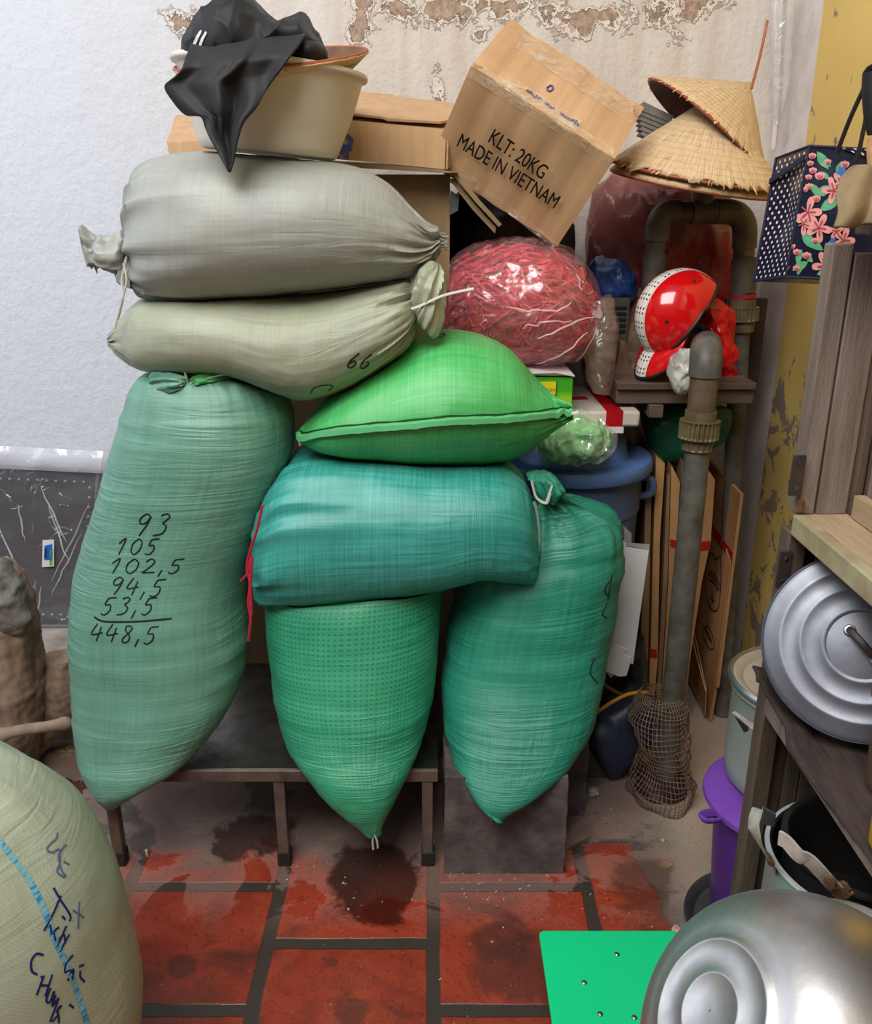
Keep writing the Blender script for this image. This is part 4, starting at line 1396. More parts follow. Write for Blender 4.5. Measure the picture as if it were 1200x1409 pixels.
bm = bmesh.new(); tube(bm, [at(901, 350, 2.62), at(898, 395, 2.62)], r2 + .005, 26); finish('upright_pipe', bm, m_pipe, t)
bm = bmesh.new(); tube(bm, [at(968, 282, 2.62), at(969, 250, 2.62)], r2, 26); finish('tee_branch', bm, m_pipe, t)
bm = bmesh.new(); tube(bm, [at(952, 291.5, 2.62), at(984, 291, 2.62)], r2 + .006, 26); finish('tee_fitting', bm, m_pipe, t)
bm = bmesh.new(); tube(bm, [at(1024, 322, 2.62), at(1024, 352, 2.62)], r2 + .001, 26); finish('joint_sleeve', bm, m_orange, t)
bm = bmesh.new(); tube(bm, [at(1024, 355, 2.62), at(1023, 402, 2.62)], r2 + .007, 26); finish('joint_sleeve', bm, m_pipe, t)
bm = bmesh.new(); tube(bm, [at(1023, 405, 2.61), at(1023, 410, 2.61)], r2 + .008, 26); finish('red_band', bm, mat('red_rubber', (180, 30, 50), .5), t)['label'] = 'red rubber band'
bm = bmesh.new(); nut(bm, at(1022, 441, 2.61), at(1023, 423, 2.61), r2 + .017, 22, .004); finish('union_nut', bm, m_brass, t, sharp=30)
bm = bmesh.new(); tube(bm, [at(1022, 424, 2.61), at(1023, 411, 2.61)], r2 + .008, 26); finish('union_collar', bm, m_brass, t)
bm = bmesh.new(); tube(bm, [at(1021, 456, 2.61), at(1022, 441, 2.61)], r2 + .006, 26); finish('union_collar', bm, m_brass, t)

# sleeve of film in the corner, thin stick
bm = loft([(1060, -30, 1094, -30, 2.86, .03), (1061, 40, 1092, 42, 2.86, .03), (1063, 110, 1086, 112, 2.86, .022), (1064, 150, 1078, 150, 2.86, .015), (1064, 172, 1072, 172, 2.86, .008)], 40, 60, 2.0, lambda ph, v, q, L: .004 * (crumple(q, 20) - .4), 1.0)
t = thing('umbrella_sleeve', 'long clear plastic sleeve hanging in the corner beside the yellow paint', 'plastic sleeve', at(1068, 205, 2.86))
finish('film_sleeve', bm, film_mat('clear_grey_film', (215, 212, 210), .45, .12, 18, .6, .4, .2), t)
bm = bmesh.new(); tube(bm, [at(1082, -30, 2.86), at(1072, 168, 2.86)], [.006, .004], 10); finish('rod', bm, mat('grey_rod', (150, 146, 146), .4), t)
bm = bmesh.new(); tube(bm, [at(1067, 172, 2.86), at(1064, 206, 2.86)], [.008, .0075], 14); finish('white_tip', bm, mat('white_plastic_tip', (226, 214, 214), .4), t)
bm = bmesh.new(); smooth_tube(bm, [at(1056, 28, 2.80), at(1047, 72, 2.78), at(1034, 122, 2.72)], .0042, 8, 16)
tag(finish('thin_stick', bm, mat('brown_bamboo', (168, 98, 52), .5), None), 'thin brown stick leaning in the corner above the hats', 'stick')

# ================================================================== THE PILE ON THE BARREL
m_barrel = mat('blue_plastic', (92, 124, 178), 0.45, alt=(80, 108, 160), scale=5, bump=.08)
m_barrel2 = mat('dark_blue_plastic', (84, 100, 138), 0.5, alt=(66, 78, 110), scale=6, bump=.1)
bcx, bcy = 0.405, 2.515
t = thing('plastic_barrel', 'tall blue plastic barrel with a domed lid behind the teal sacks', 'barrel', (bcx, bcy, 0))
mtx = Matrix.Translation((bcx, bcy, 0))
bm = bmesh.new(); lathe(bm, [(.001, .004), (.175, .004), (.185, .02), (.195, .30), (.199, .302), (.201, .33), (.197, .335), (.207, .62), (.211, .625), (.213, .80), (.218, .805), (.220, .93), (.214, .935)], mtx, 80)
finish('barrel_body', bm, m_barrel2, t, sharp=40)
bm = bmesh.new(); lathe(bm, [(.205, .925), (.243, .925), (.247, .932), (.247, .955), (.242, .964), (.232, .967), (.19, .965), (.178, .962), (.172, .968), (.165, 1.005), (.145, 1.035), (.10, 1.056), (.05, 1.064), (.0, 1.066)], mtx, 80)
finish('barrel_lid', bm, m_barrel, t, sharp=40)
bm = bmesh.new(); smooth_tube(bm, [Vector((bcx + .20, bcy - .07, .91)), Vector((bcx + .235, bcy - .08, .90)), Vector((bcx + .235, bcy - .08, .86)), Vector((bcx + .20, bcy - .07, .85))], .012, 8, 14)
finish('lid_clip', bm, m_barrel2, t)

m_white_box = mat('off_white_foam', (214, 204, 192), 0.6, alt=(188, 176, 162), scale=8, bump=.1)
m_redtape = mat('red_tape', (190, 20, 30), 0.3)
zt, zb = at(881, 573, 2.34).z, at(880, 588, 2.34).z
zb = max(zb, 1.070)
zt = zb + .045
xr = at(881, 580, 2.34).x
t = thing('foam_box', 'flat off-white box strapped with red tape on the barrel lid', 'box', (xr - .2, 2.48, zb))
bm = bmesh.new(); box(bm, (.12, 2.34, zb), (xr, 2.72, zt)); finish('box_body', bm, m_white_box, t, bevel=.008)
bm = bmesh.new()
xa, xb = at(834, 575, 2.34).x, at(857, 575, 2.34).x
box(bm, (xa, 2.3385, zb - .006), (xb, 2.3398, zt)); box(bm, (xa, 2.3385, zt), (xb, 2.72, zt + .0012)); finish('red_tape', bm, m_redtape, t, smooth=False)
bm = bmesh.new(); box(bm, (.12, 2.50, zt + .0013), (xr - .12, 2.54, zt + .0024)); finish('red_tape', bm, m_redtape, t, smooth=False)
bm = bmesh.new(); box(bm, (xa - .004, 2.337, zb - .016), (xb + .004, 2.3383, zb + .002)); finish('tape_end', bm, mat('white_paper', (230, 226, 224), .7), t, smooth=False)

m_lime_box = NT('green_gradient_print')
sep = m_lime_box.n('ShaderNodeSeparateXYZ'); m_lime_box.l(m_lime_box.tc(), sep.inputs[0])
m_lime_box.set(color=m_lime_box.ramp(m_lime_box.math('ADD', m_lime_box.math('MULTIPLY', sep.outputs[2], 8.0), 0.2), (0.2, lin(176, 208, 30)), (0.55, lin(136, 196, 30)), (0.7, lin(60, 160, 30))), rough=.4)
gz0 = zt + .003
gzt = at(770, 519, 2.30).z
gx1 = at(788, 535, 2.30).x
t = thing('small_box', 'small lime green box with a yellow label under the bag of red strips', 'box', (gx1 - .1, 2.4, gz0))
bm = bmesh.new(); box(bm, (.11, 2.30, gz0), (gx1, 2.66, gzt)); finish('box_body', bm, m_lime_box.m, t, bevel=.002)
bm = bmesh.new()
hexa(bm, [Vector((.11, 2.296, gzt + .004)), Vector((gx1 - .05, 2.285, gzt + .014)), Vector((gx1 + .003, 2.294, gzt + .002)), Vector((gx1 + .002, 2.66, gzt + .004)), Vector((.11, 2.66, gzt + .004))], (0, 0, .003))
finish('white_flap', bm, mat('white_card', (236, 224, 224), .6), t, smooth=False)
yx0, yx1 = at(746, 530, 2.30).x, at(765, 530, 2.30).x
yz0, yz1 = at(755, 543, 2.30).z, at(755, 525, 2.30).z
bm = bmesh.new(); box(bm, (yx0 - .01, 2.2975, yz0), (yx1, 2.2992, yz1)); lb = finish('yellow_label', bm, mat('yellow_print', (240, 214, 30), .5), t, smooth=False)
bm = text_mesh('NH', (yx0 + .014, 2.297, yz0 + .008), Vector((1, 0, 0)), Vector((0, 0, 1)), .020)
finish('label_letters', bm, mat('green_print', (70, 120, 30), .6), lb, smooth=False)
bm = bmesh.new(); box(bm, (yx1, 2.297, yz0 - .004), (yx1 + .002, 2.2992, yz1)); finish('black_edge', bm, M['ink_black'], t, smooth=False)

m_paper = mat('grey_newsprint', (132, 128, 122), .8, alt=(96, 92, 88), scale=20)
# bag of green cloth in clear film
def gd(ph, v, q, L): return .026 * (crumple(q, 20) - .4)
t = thing('bag_of_green_film', 'clear bag holding pale green film, on the front of the barrel lid', 'bag', at(795, 630, 2.3))
bm = loft([(742, 612, 742, 622, 2.29, .02), (758, 592, 755, 629, 2.28, .05), (788, 578, 785, 630, 2.27, .07), (815, 580, 812, 627, 2.27, .07), (832, 592, 830, 618, 2.28, .04), (840, 602, 839, 611, 2.29, .015)], 70, 60, 2.2, gd)
finish('green_filling', bm, mat('pale_green_film', (160, 216, 148), .45, alt=(96, 168, 96), scale=34, bump=.4, bscale=40), t)
bm = loft([(734, 612, 734, 626, 2.29, .02), (752, 588, 750, 633, 2.28, .06), (786, 570, 785, 635, 2.27, .085), (818, 574, 815, 632, 2.27, .085), (838, 588, 836, 624, 2.28, .055), (848, 600, 846, 613, 2.29, .02)], 70, 60, 2.2, gd)
finish('clear_bag', bm, film_mat('clear_film', (214, 224, 208), .16, .1, 14, .7, .6, .25), t)

# pink bag of red strips
t = thing('bag_of_red_strips', 'big clear bag stuffed with red strips on the lime green box', 'bag', at(720, 500, 2.48))
base_st = [(610, 425, 610, 452, 2.48, .03), (622, 372, 620, 488, 2.48, .10), (652, 346, 652, 496, 2.48, .155), (700, 335, 700, 497, 2.48, .18), (745, 338, 745, 496, 2.48, .18), (785, 356, 785, 488, 2.48, .15), (812, 392, 812, 468, 2.48, .08), (822, 420, 820, 448, 2.48, .02)]
bm = loft(base_st, 80, 70, 2.2, lambda ph, v, q, L: .018 * (crumple(q, 9) - .5) - .006)
bvr = bvh_of(bm)
m_strip = mat('red_plastic_strips', (228, 66, 80), .35, alt=(168, 24, 42), scale=26, bump=.4, bscale=70, stretch=(1, 1, 3))
rnd = random.Random(21)
for i in range(900):
    x, y = rnd.uniform(612, 822), rnd.uniform(338, 498)
    loc, nor = hit(bvr, x, y)
    if loc is None: continue
    a = 1.2 * noise.noise(Vector((x * .012, y * .014, 0))) * math.pi + rnd.uniform(-.5, .5) + .5
    L_ = rnd.uniform(.03, .09)
    tx = (Vector((math.cos(a), 0, math.sin(a)))); tx = (tx - nor * tx.dot(nor)).normalized()
    sd = nor.cross(tx)
    w = rnd.uniform(.003, .008); lift = rnd.uniform(-.004, .012); tw = rnd.uniform(-.8, .8)
    prev = None
    for k in range(5):
        f = k / 4 - .5
        p = loc + tx * (f * L_) + nor * (lift + .012 * (0.25 - f * f) * rnd.uniform(.4, 1.4)) + sd * (.01 * f * f * tw)
        s2 = (sd * math.cos(tw * f * 3) + nor * math.sin(tw * f * 3)) * w * .5
        cur = (bm.verts.new(p + s2), bm.verts.new(p - s2))
        if prev: bm.faces.new((prev[0], prev[1], cur[1], cur[0]))
        prev = cur
fl = finish('red_strips', bm, m_strip, t, sharp=60); fl['kind'] = 'stuff'
bm = loft([(603, 420, 603, 456, 2.48, .04), (616, 366, 615, 494, 2.48, .125), (650, 338, 650, 501, 2.48, .18), (700, 327, 700, 502, 2.48, .205), (748, 329, 748, 501, 2.48, .205), (790, 346, 790, 494, 2.48, .175), (818, 384, 817, 474, 2.48, .105), (829, 424, 827, 446, 2.48, .02)], 150, 130, 2.3,
          lambda ph, v, q, L: .014 * (crumple(q, 11) - .4))
m_pinkfilm = film_mat('milky_clear_film', (236, 176, 182), .14, .24, 12, .8, 1.0, .25)
finish('clear_bag', bm, m_pinkfilm, t)
bm = sheet([(786, 404), (796, 414), (812, 428), (824, 438), (829, 436)], [(800, 398), (812, 408), (822, 420), (829, 430), (830, 435)], lambda s, tt: 2.37 + .03 * s + .02 * math.sin(tt * 6), 10, 20)
finish('film_flap', bm, film_mat('milky_film', (236, 206, 206), .45, .25, 20, .6, .4, .2), t)
bm = bmesh.new()
for st in ([(716, 447), (745, 442), (778, 437)], [(735, 457), (760, 451), (790, 440), (812, 434)], [(735, 489), (765, 480), (782, 470), (800, 455)], [(788, 487), (805, 462), (812, 440)], [(716, 376), (718, 398), (720, 415)], [(700, 420), (725, 427), (760, 425), (778, 416)], [(785, 384), (792, 394), (796, 402)]):
    pts = []
    for x, y in arc_points(st, 14):
        d = ray(x, y).normalized(); loc, nor = hit(bvr, x, y)
        if loc is not None: pts.append(loc + (nor * .026))
    if len(pts) > 2: tube(bm, pts, [.0012 + .0018 * math.sin(math.pi * i / (len(pts) - 1)) for i in range(len(pts))], 6, flat=.5)
finish('film_creases', bm, film_mat('pale_crease', (248, 220, 220), .55, .2, 20), t)

# dark bag behind, blue bag, brown clear bag
t = thing('red_bag', 'large dim red bag in the shade under the straw hats', 'bag', at(915, 420, 2.82))
bm = loft([(808, 300, 808, 400, 2.86, .03), (822, 256, 822, 470, 2.86, .08), (860, 240, 862, 494, 2.86, .11), (920, 238, 920, 498, 2.86, .12), (975, 245, 975, 496, 2.86, .11), (1005, 280, 1003, 480, 2.86, .07), (1012, 340, 1010, 440, 2.86, .02)], 80, 80, 2.3, lambda ph, v, q, L: .045 * (crumple(q, 7) - .4))
bv_ = bvh_of(bm)
tr = NT('pink_and_clear_film')
sp = tr.n('ShaderNodeSeparateXYZ'); tr.l(tr.geo(), sp.inputs[0])
mk = tr.step(tr.math('ADD', sp.outputs[2], tr.math('MULTIPLY', tr.noise(tr.geo(), 7, 5), .40)), 1.72, 1.76)
tr.set(color=tr.mix(mk, lin(150, 34, 50), lin(140, 84, 80)), rough=.3, normal=tr.bump(tr.noise(tr.geo(), 26, 5), .4, .01))
finish('bag_body', bm, tr.m, t)
t = tag(finish('blue_bag', loft([(806, 378, 806, 395, 2.66, .02), (818, 358, 816, 414, 2.66, .06), (840, 356, 838, 426, 2.66, .08), (860, 362, 858, 424, 2.66, .07), (876, 385, 874, 405, 2.66, .02)], 60, 50, 2.2, lambda ph, v, q, L: .020 * (crumple(q, 12) - .4)),
               mat('blue_film', (34, 78, 150), .3, alt=(20, 50, 110), bump=.5, bscale=30)), 'crumpled blue plastic bag beside the bag of red strips', 'bag')
bag2 = loft([(800, 420, 842, 405, 2.44, .03), (806, 455, 850, 450, 2.43, .05), (806, 490, 846, 490, 2.42, .055), (808, 520, 842, 522, 2.42, .05), (815, 540, 838, 543, 2.42, .02)], 50, 50, 2.2, lambda ph, v, q, L: .010 * (crumple(q, 12) - .4))
tag(finish('smoky_bag', bag2, film_mat('smoky_film', (150, 124, 110), .35, .2, 22, .6, .6, .1)), 'smoky clear bag drooping beside the rusty motor housing', 'bag')

tag(finish('dark_filler', loft([(618, 300, 618, 360, 2.80, .03), (632, 264, 632, 400, 2.80, .09), (670, 252, 670, 430, 2.80, .12), (720, 256, 720, 440, 2.80, .12), (765, 275, 765, 430, 2.80, .09), (790, 310, 788, 390, 2.80, .03)], 70, 60, 2.3, lambda ph, v, q, L: .02 * (crumple(q, 9) - .4)),
           mat('filler_black', (40, 40, 40), .5, alt=(28, 30, 30))), 'dark bag-like filler added for the shade behind the bag of red strips', 'bag')  # dark lump added where the gap lies in shadow
t = thing('paper_bundle', 'bundle of grey papers wedged between the taped carton and the straw hats', 'papers', at(900, 190, 2.62))
for i in range(6):
    bm = bmesh.new(); hexa(bm, [at(x + i * .6, y + i * 7, 2.60 + .004 * i) for x, y in ((878, 150), (886, 140), (928, 160), (922, 168))], (0.01, .10, .004)); finish('paper_sheet', bm, m_paper, t, smooth=False)
# shelf board and what lies on it
m_board = mat('old_dark_wood', (104, 84, 72), .7, alt=(66, 52, 46), scale=5, bump=.4, bscale=30, stretch=(1, 6, 6))
bz = at(900, 527, 2.37).z
bx0 = at(850, 530, 2.37).x
t = thing('plank_shelf', 'dark wooden plank shelf holding the red helmet, above the cardboard stack', 'shelf', (.75, 2.7, bz - .06))
bm = bmesh.new(); box(bm, (bx0, 2.37, bz - .020), (.893, 2.998, bz)); finish('upper_plank', bm, m_board, t, bevel=.003)
bm = bmesh.new(); box(bm, (bx0 + .002, 2.385, bz - .062), (.893, 2.998, bz - .022)); finish('lower_plank', bm, m_board, t, bevel=.003)
bm = bmesh.new(); box(bm, (.893, 2.70, bz - .09), (1.02, 2.725, bz + .20)); finish('side_board', bm, mat('dark_red_wood', (70, 44, 42), .7, alt=(44, 30, 30)), t, bevel=.003)
bm = bmesh.new(); box(bm, (.60, 2.372, bz - .10), (.64, 2.998, bz - .063)); finish('bearer', bm, m_board, t, bevel=.003)

m_rustiron = mat('rusty_brown_iron', (128, 98, 74), .55, alt=(72, 54, 44), scale=12, bump=.4, bscale=50)
mc = at(882, 455, 2.60)
ax = camdir(-.45, .25, .85)
t = thing('motor_housing', 'rusty round motor housing half hidden by the red helmet', 'motor', (mc.x, mc.y, bz))
bm = bmesh.new()
lathe(bm, [(.001, -.06), (.10, -.06), (.125, -.05), (.128, -.01), (.128, .0), (.134, .002), (.134, .016), (.120, .020), (.108, .016), (.100, .004), (.07, .0), (.05, .012), (.03, .016), (.001, .018)], axis_matrix(mc, ax), 64)
finish('round_housing', bm, m_rustiron, t, sharp=35)
bm = bmesh.new(); hexa(bm, [at(x, y, 2.50) for x, y in ((840, 520), (850, 500), (854, 470), (862, 470), (868, 505), (876, 514), (876, 524), (842, 526))], (0, .12, 0)); finish('foot_bracket', bm, m_rustiron, t, bevel=.003)
t = thing('louvred_box', 'small dark grey box with black vent slots beside the motor housing', 'box', (at(838, 455, 2.60).x, 2.66, bz))
g0, g1 = at(824, 410, 2.58), at(850, 472, 2.58)
g1.z = min(g1.z, g0.z - .08)
bm = bmesh.new(); box(bm, (g0.x, 2.585, bz), (g1.x + .03, 2.70, g0.z)); finish('box_body', bm, mat('grey_painted_metal', (88, 84, 78), .5, alt=(60, 56, 52)), t, bevel=.003)
for i in range(5):
    z = g0.z - .028 - .017 * i
    bm = bmesh.new(); box(bm, (g0.x + .006, 2.580, z - .004), (g1.x + .02, 2.5848, z + .004)); finish('vent_slat', bm, M['ink_black'], t, smooth=False)

# helmet
A0 = at(973, 374, 2.46); A1 = at(900, 497, 2.42)
hc = (A0 + A1) / 2
lx = (A1 - A0).normalized()                                   # towards the peak
tow = (Vector((0, 0, H)) - hc).normalized()
hz = (-camdir(.864, -.504, 0)); hz = camdir(-.864, .504, 0.50)
hz = (hz - lx * hz.dot(lx)).normalized()                      # crown
hy = hz.cross(lx)
ha, hb, hh = (A1 - A0).length * .47, .105, .135
HM = Matrix((lx, hy, hz)).transposed().to_4x4(); HM.translation = hc
t = thing('motorbike_helmet', 'glossy red open helmet with a black and white checked stripe, on the plank shelf', 'helmet', (hc.x, hc.y, bz))
tp = NT('red_gloss_paint')
uvn = tp.tc('UV')
s_ = tp.n('ShaderNodeSeparateXYZ'); tp.l(uvn, s_.inputs[0])   # u: across (metres), v: along
au = tp.math('ABSOLUTE', s_.outputs[0])
inst = tp.step(au, .0262, .0256)
seg = tp.step(tp.math('SINE', tp.math('MULTIPLY', s_.outputs[1], 2 * math.pi / .036)), -.15, -.05)
fine_ = tp.step(tp.math('SINE', tp.math('MULTIPLY', s_.outputs[1], 2 * math.pi / .012)), 0.1, 0.25)
lines = tp.math('MAXIMUM', tp.step(tp.math('SINE', tp.math('MULTIPLY', s_.outputs[0], 2 * math.pi / .0125)), .1, .3), 0.0)
blk = tp.math('MULTIPLY', tp.math('MULTIPLY', lines, seg), fine_)
grid = tp.math('MULTIPLY', tp.step(tp.math('SINE', tp.math('MULTIPLY', s_.outputs[0], 2 * math.pi / .0175)), .85, .95), .45)
stripe = tp.mix(blk, tp.mix(grid, lin(232, 228, 220), lin(130, 126, 120)), lin(24, 22, 24))
tp.set(color=tp.mix(inst, lin(206, 14, 20), stripe), rough=.16, coat=.6, spec=.5)
m_helm = tp.m


def dome(bm, scale=1.0, inner=False):
    NU, NV = 96, 40
    rings = []; uvs = []
    for i in range(NV + 1):
        ring = []; uu = []
        for k in range(NU):
            ph = 2 * math.pi * k / NU
            c = math.cos(ph)
            low = 0.50 * math.pi + .20 * max(0, -c) ** 2 - .08 * max(0, c) - .12 * math.sin(ph) ** 2 * (1 if c > -.2 else .6)
            th = low * i / NV
            p = Vector((ha * math.sin(th) * c, hb * math.sin(th) * math.sin(ph), hh * math.cos(th))) * scale
            ring.append(HM @ p)
            uu.append((p.y, math.atan2(p.x, p.z + .02) * .14))
        uu.append(uu[0])
        rings.append(ring); uvs.append(uu)
    add_quadstrip(bm, rings, True, False, None if inner else uvs)
    return rings


bm = bmesh.new(); rr = dome(bm); bmesh.ops.recalc_face_normals(bm, faces=bm.faces)
finish('shell', bm, m_helm, t, sharp=80)
bm = bmesh.new(); dome(bm, .94, True); finish('liner', bm, mat('black_foam_liner', (24, 24, 26), .8), t, sharp=80)
bm = bmesh.new(); rim = rr[-1] + [rr[-1][0]]
tube(bm, rim, .0048, 8, False); finish('rim_trim', bm, mat('black_rubber_trim', (26, 26, 28), .5), t)
bm = bmesh.new()
rows = []; uvs = []
for j in range(14):
    f = j / 13
    row = []; uu = []
    for k in range(25):
        a = (k / 24 - .5) * 2.3
        low = 0.42 * math.pi
        x = ha * math.sin(low) * math.cos(a) * .98 + f * .075 * math.cos(a * .75)
        y = hb * math.sin(low) * math.sin(a) * .98 * (1 + .05 * f)
        z = hh * math.cos(low) * .9 + .012 * f - .028 * f * f - .03 * abs(math.sin(a)) ** 2
        row.append(HM @ Vector((x, y, z))); uu.append((y, .2 + f * .08))
    rows.append(row); uvs.append(uu)
add_quadstrip(bm, rows, False, False, uvs); finish('peak', bm, m_helm, t, sharp=80, solid=.004)
bm = bmesh.new(); tube(bm, rows[-1], .0045, 8); finish('peak_trim', bm, mat('black_rubber_edge', (26, 26, 28), .5), t)
for (x, y, zf) in ((-.62, .62, 0), (.35, .72, 0)):
    p = Vector((ha * x, hb * y, hh * math.sqrt(max(0, 1 - x * x - y * y))))
    q = HM @ p
    n_ = (HM.to_3x3() @ Vector((p.x / ha ** 2, p.y / hb ** 2, p.z / hh ** 2))).normalized()
    bm = bmesh.new(); lathe(bm, [(.001, .004), (.003, .004), (.005, .002), (.005, -.003)], axis_matrix(q, n_), 16); finish('rivet', bm, m_cap, t)
m_strap = mat('black_webbing', (24, 24, 26), .7)
bm = bmesh.new(); smooth_tube(bm, [at(966, 408, 2.44), at(962, 432, 2.43), at(955, 448, 2.42), at(950, 470, 2.42), at(944, 500, 2.43)], .008, 8, 20, flat=.4); finish('chin_strap', bm, m_strap, t)
bm = bmesh.new(); smooth_tube(bm, [at(940, 452, 2.42), at(952, 446, 2.41), at(968, 450, 2.41), at(960, 456, 2.42)], .010, 8, 20, flat=.5); finish('chin_strap', bm, m_strap, t)

# silver and red bags by the helmet, green bundle
tag(finish('silver_bag', loft([(920, 508, 918, 520, 2.30, .012), (928, 492, 926, 532, 2.29, .035), (942, 484, 938, 536, 2.28, .04), (956, 482, 952, 530, 2.28, .035), (962, 490, 960, 510, 2.29, .012)], 64, 50, 2.2, lambda ph, v, q, L: .030 * (crumple(q, 15) - .4)),
           mat('silver_white_film', (206, 202, 194), .22, alt=(150, 146, 140), scale=20, bump=.5, bscale=50)), 'crumpled silver white plastic bag in front of the red helmet', 'bag')
tag(finish('bright_red_bag', loft([(958, 412, 985, 410, 2.52, .02), (952, 430, 1004, 425, 2.52, .045), (962, 460, 1008, 455, 2.51, .05), (975, 490, 1010, 490, 2.50, .05), (982, 515, 1009, 515, 2.50, .04), (986, 528, 1004, 528, 2.50, .02)], 64, 60, 2.2, lambda ph, v, q, L: .024 * (crumple(q, 14) - .4)),
           mat('shiny_red_film', (220, 20, 26), .2, alt=(170, 8, 16), scale=14, bump=.6, bscale=45)), 'shiny bright red plastic bag between the helmet and the drain pipe', 'bag')
tag(finish('green_bundle', loft([(884, 562, 886, 590, 2.58, .03), (896, 554, 898, 622, 2.58, .07), (926, 551, 926, 642, 2.58, .09), (960, 553, 962, 630, 2.58, .09), (988, 556, 990, 606, 2.58, .06), (1004, 562, 1004, 586, 2.58, .02)], 70, 70, 2.3, lambda ph, v, q, L: .02 * (crumple(q, 9) - .4)),
           mat('dark_green_tarpaulin', (16, 92, 62), .4, alt=(10, 64, 44), scale=8, bump=.3, bscale=30)), 'dark green tarpaulin bundle under the plank shelf', 'bundle')

# red crate behind the sacks
bm = bmesh.new()
box(bm, (-.50, 2.30, .302), (-.22, 2.405, .50))
tag(finish('red_crate', bm, mat('deep_red_plastic', (150, 14, 28), .4), bevel=.008), 'red plastic crate on the bench glimpsed between two sacks', 'crate')

# ================================================================== FOLDED CARTONS, SLEEVE, BOOTS
m_fold = card_mat('folded_cardboard', (186, 140, 96), (160, 118, 78), scale=6)
m_fold_d = card_mat('dark_folded_cardboard', (140, 108, 78), (116, 88, 62), scale=6)
m_redband = mat('red_printed_band', (176, 20, 34), .5)


def folded(label, quads, vec, m, band=None, group='folded cartons stacked on edge'):
    t = thing('folded_carton', label, 'folded carton', quads[0][2], group)
    for q in quads:
        bm = bmesh.new(); hexa(bm, q, vec); o = finish('cardboard_panel', bm, m, t, smooth=False)
    if band:
        bm = bmesh.new(); hexa(bm, band[0], band[1]); finish('red_band', bm, m_redband, t, smooth=False)
    return t


def edge_sheet(label, pts, Y, vec, m=m_fold, bandy=None, lower=None):
    """A folded carton standing on edge, its near edge outlined in the frame."""
    q = [at(x, y, Y) for x, y in pts]
    z0 = min(p.z for p in q)
    q = [p + Vector((0, 0, -max(0, z0 - .004) if p.z < z0 + .12 else 0)) for p in q]
    band = None
    if bandy:
        (xa, ya), (xb, yb), h = bandy
        band = ([at(xa, ya, Y - .002), at(xb, yb, Y - .002), at(xb, yb + h, Y - .002), at(xa, ya + h, Y - .002)], Vector(vec) * .98 + Vector((-.0018, 0, 0)))
    return folded(label, [q], vec, m, band)


edge_sheet('leftmost folded carton, next to the white card sleeve', ((890, 648), (897, 655), (892, 905), (888, 960), (882, 960)), 2.47, (.028, .40, 0), m_fold_d)
edge_sheet('folded carton with a crushed top edge and a short red band low down', ((903, 628), (915, 638), (908, 745), (905, 908), (901, 960), (894, 960), (895, 905), (899, 760)), 2.47, (.028, .40, 0), m_fold, ((895.5, 893), (904, 894), 12))
edge_sheet('thin folded carton between the crushed one and the dark red banded one', ((919, 650), (922.5, 656), (918.5, 800), (910.5, 960), (906, 960), (913.5, 780)), 2.47, (.028, .40, 0), m_fold_d)
edge_sheet('folded carton with a dark red band, just left of the standpipe', ((924, 640), (936, 664), (931, 745), (920, 925), (916, 960), (912, 960), (920, 800)), 2.47, (.028, .40, 0), m_fold, ((922.5, 742), (931, 744), 10))
edge_sheet('folded carton mostly behind the standpipe', ((939, 632), (946, 650), (941, 745), (930, 925), (927, 960), (921, 960), (934, 745)), 2.47, (.028, .40, 0), m_fold_d)
edge_sheet('folded carton just right of the standpipe, its left part hidden', ((970, 640), (984, 660), (978, 745), (966, 800), (950, 905), (944, 962), (938, 962), (944, 905), (964, 745)), 2.53, (.03, .36, 0), m_fold, ((964, 746), (977, 744), 12))
# the big printed one
TL, TR, BR, BL = at(976, 634, 2.80), at(1019, 680, 2.50), at(979, 1000, 2.52), at(947, 946, 2.80)
BR.z = .003; BL.z = .003
f = lambda s, tt: (TL.lerp(TR, s)).lerp(BL.lerp(BR, s), tt)
t = thing('folded_carton', 'large folded carton with a red band and black oval print, leaning by the drain pipe', 'folded carton', BR, 'folded cartons stacked on edge')
nv = (TR - TL).cross(BL - TL).normalized()
if nv.dot(ray(985, 800)) > 0: nv = -nv
bm = bmesh.new(); hexa(bm, [f(0, 0), f(1, 0), f(1, .245), f(1, .82), f(.95, .83), f(.9, 1), f(.0, 1)], -nv * .010); bv_c = bvh_of(bm); finish('cardboard_panel', bm, m_fold, t, smooth=False)
bm = bmesh.new(); hexa(bm, [f(0, .215), f(1.0, .235), f(1.0, .345), f(0, .30)][0:2] + [f(1, .275), f(0, .255)], nv * .0012); finish('red_band', bm, m_redband, t, smooth=False)
bm = bmesh.new(); hexa(bm, [f(.02, .72) + nv * .004, f(.9, .85) + nv * .02, f(.9, .97) + nv * .014, f(.8, 1.0) + nv * .004, f(.02, .97) + nv * .003], nv * .004); finish('cardboard_flap', bm, m_fold, t, smooth=False)
bm = bmesh.new(); hexa(bm, [f(.82, .245) + nv * .002, f(1.0, .275) + nv * .002, f(1.0, .82) + nv * .002, f(.82, .80) + nv * .002], nv * .002); finish('cardboard_edge', bm, card_mat('bright_cardboard', (198, 146, 100), (182, 130, 86)), t, smooth=False)
def c7(*pts): return [(790 + x / 3.356, 600 + y / 3.356) for x, y in pts]
bm = bmesh.new()
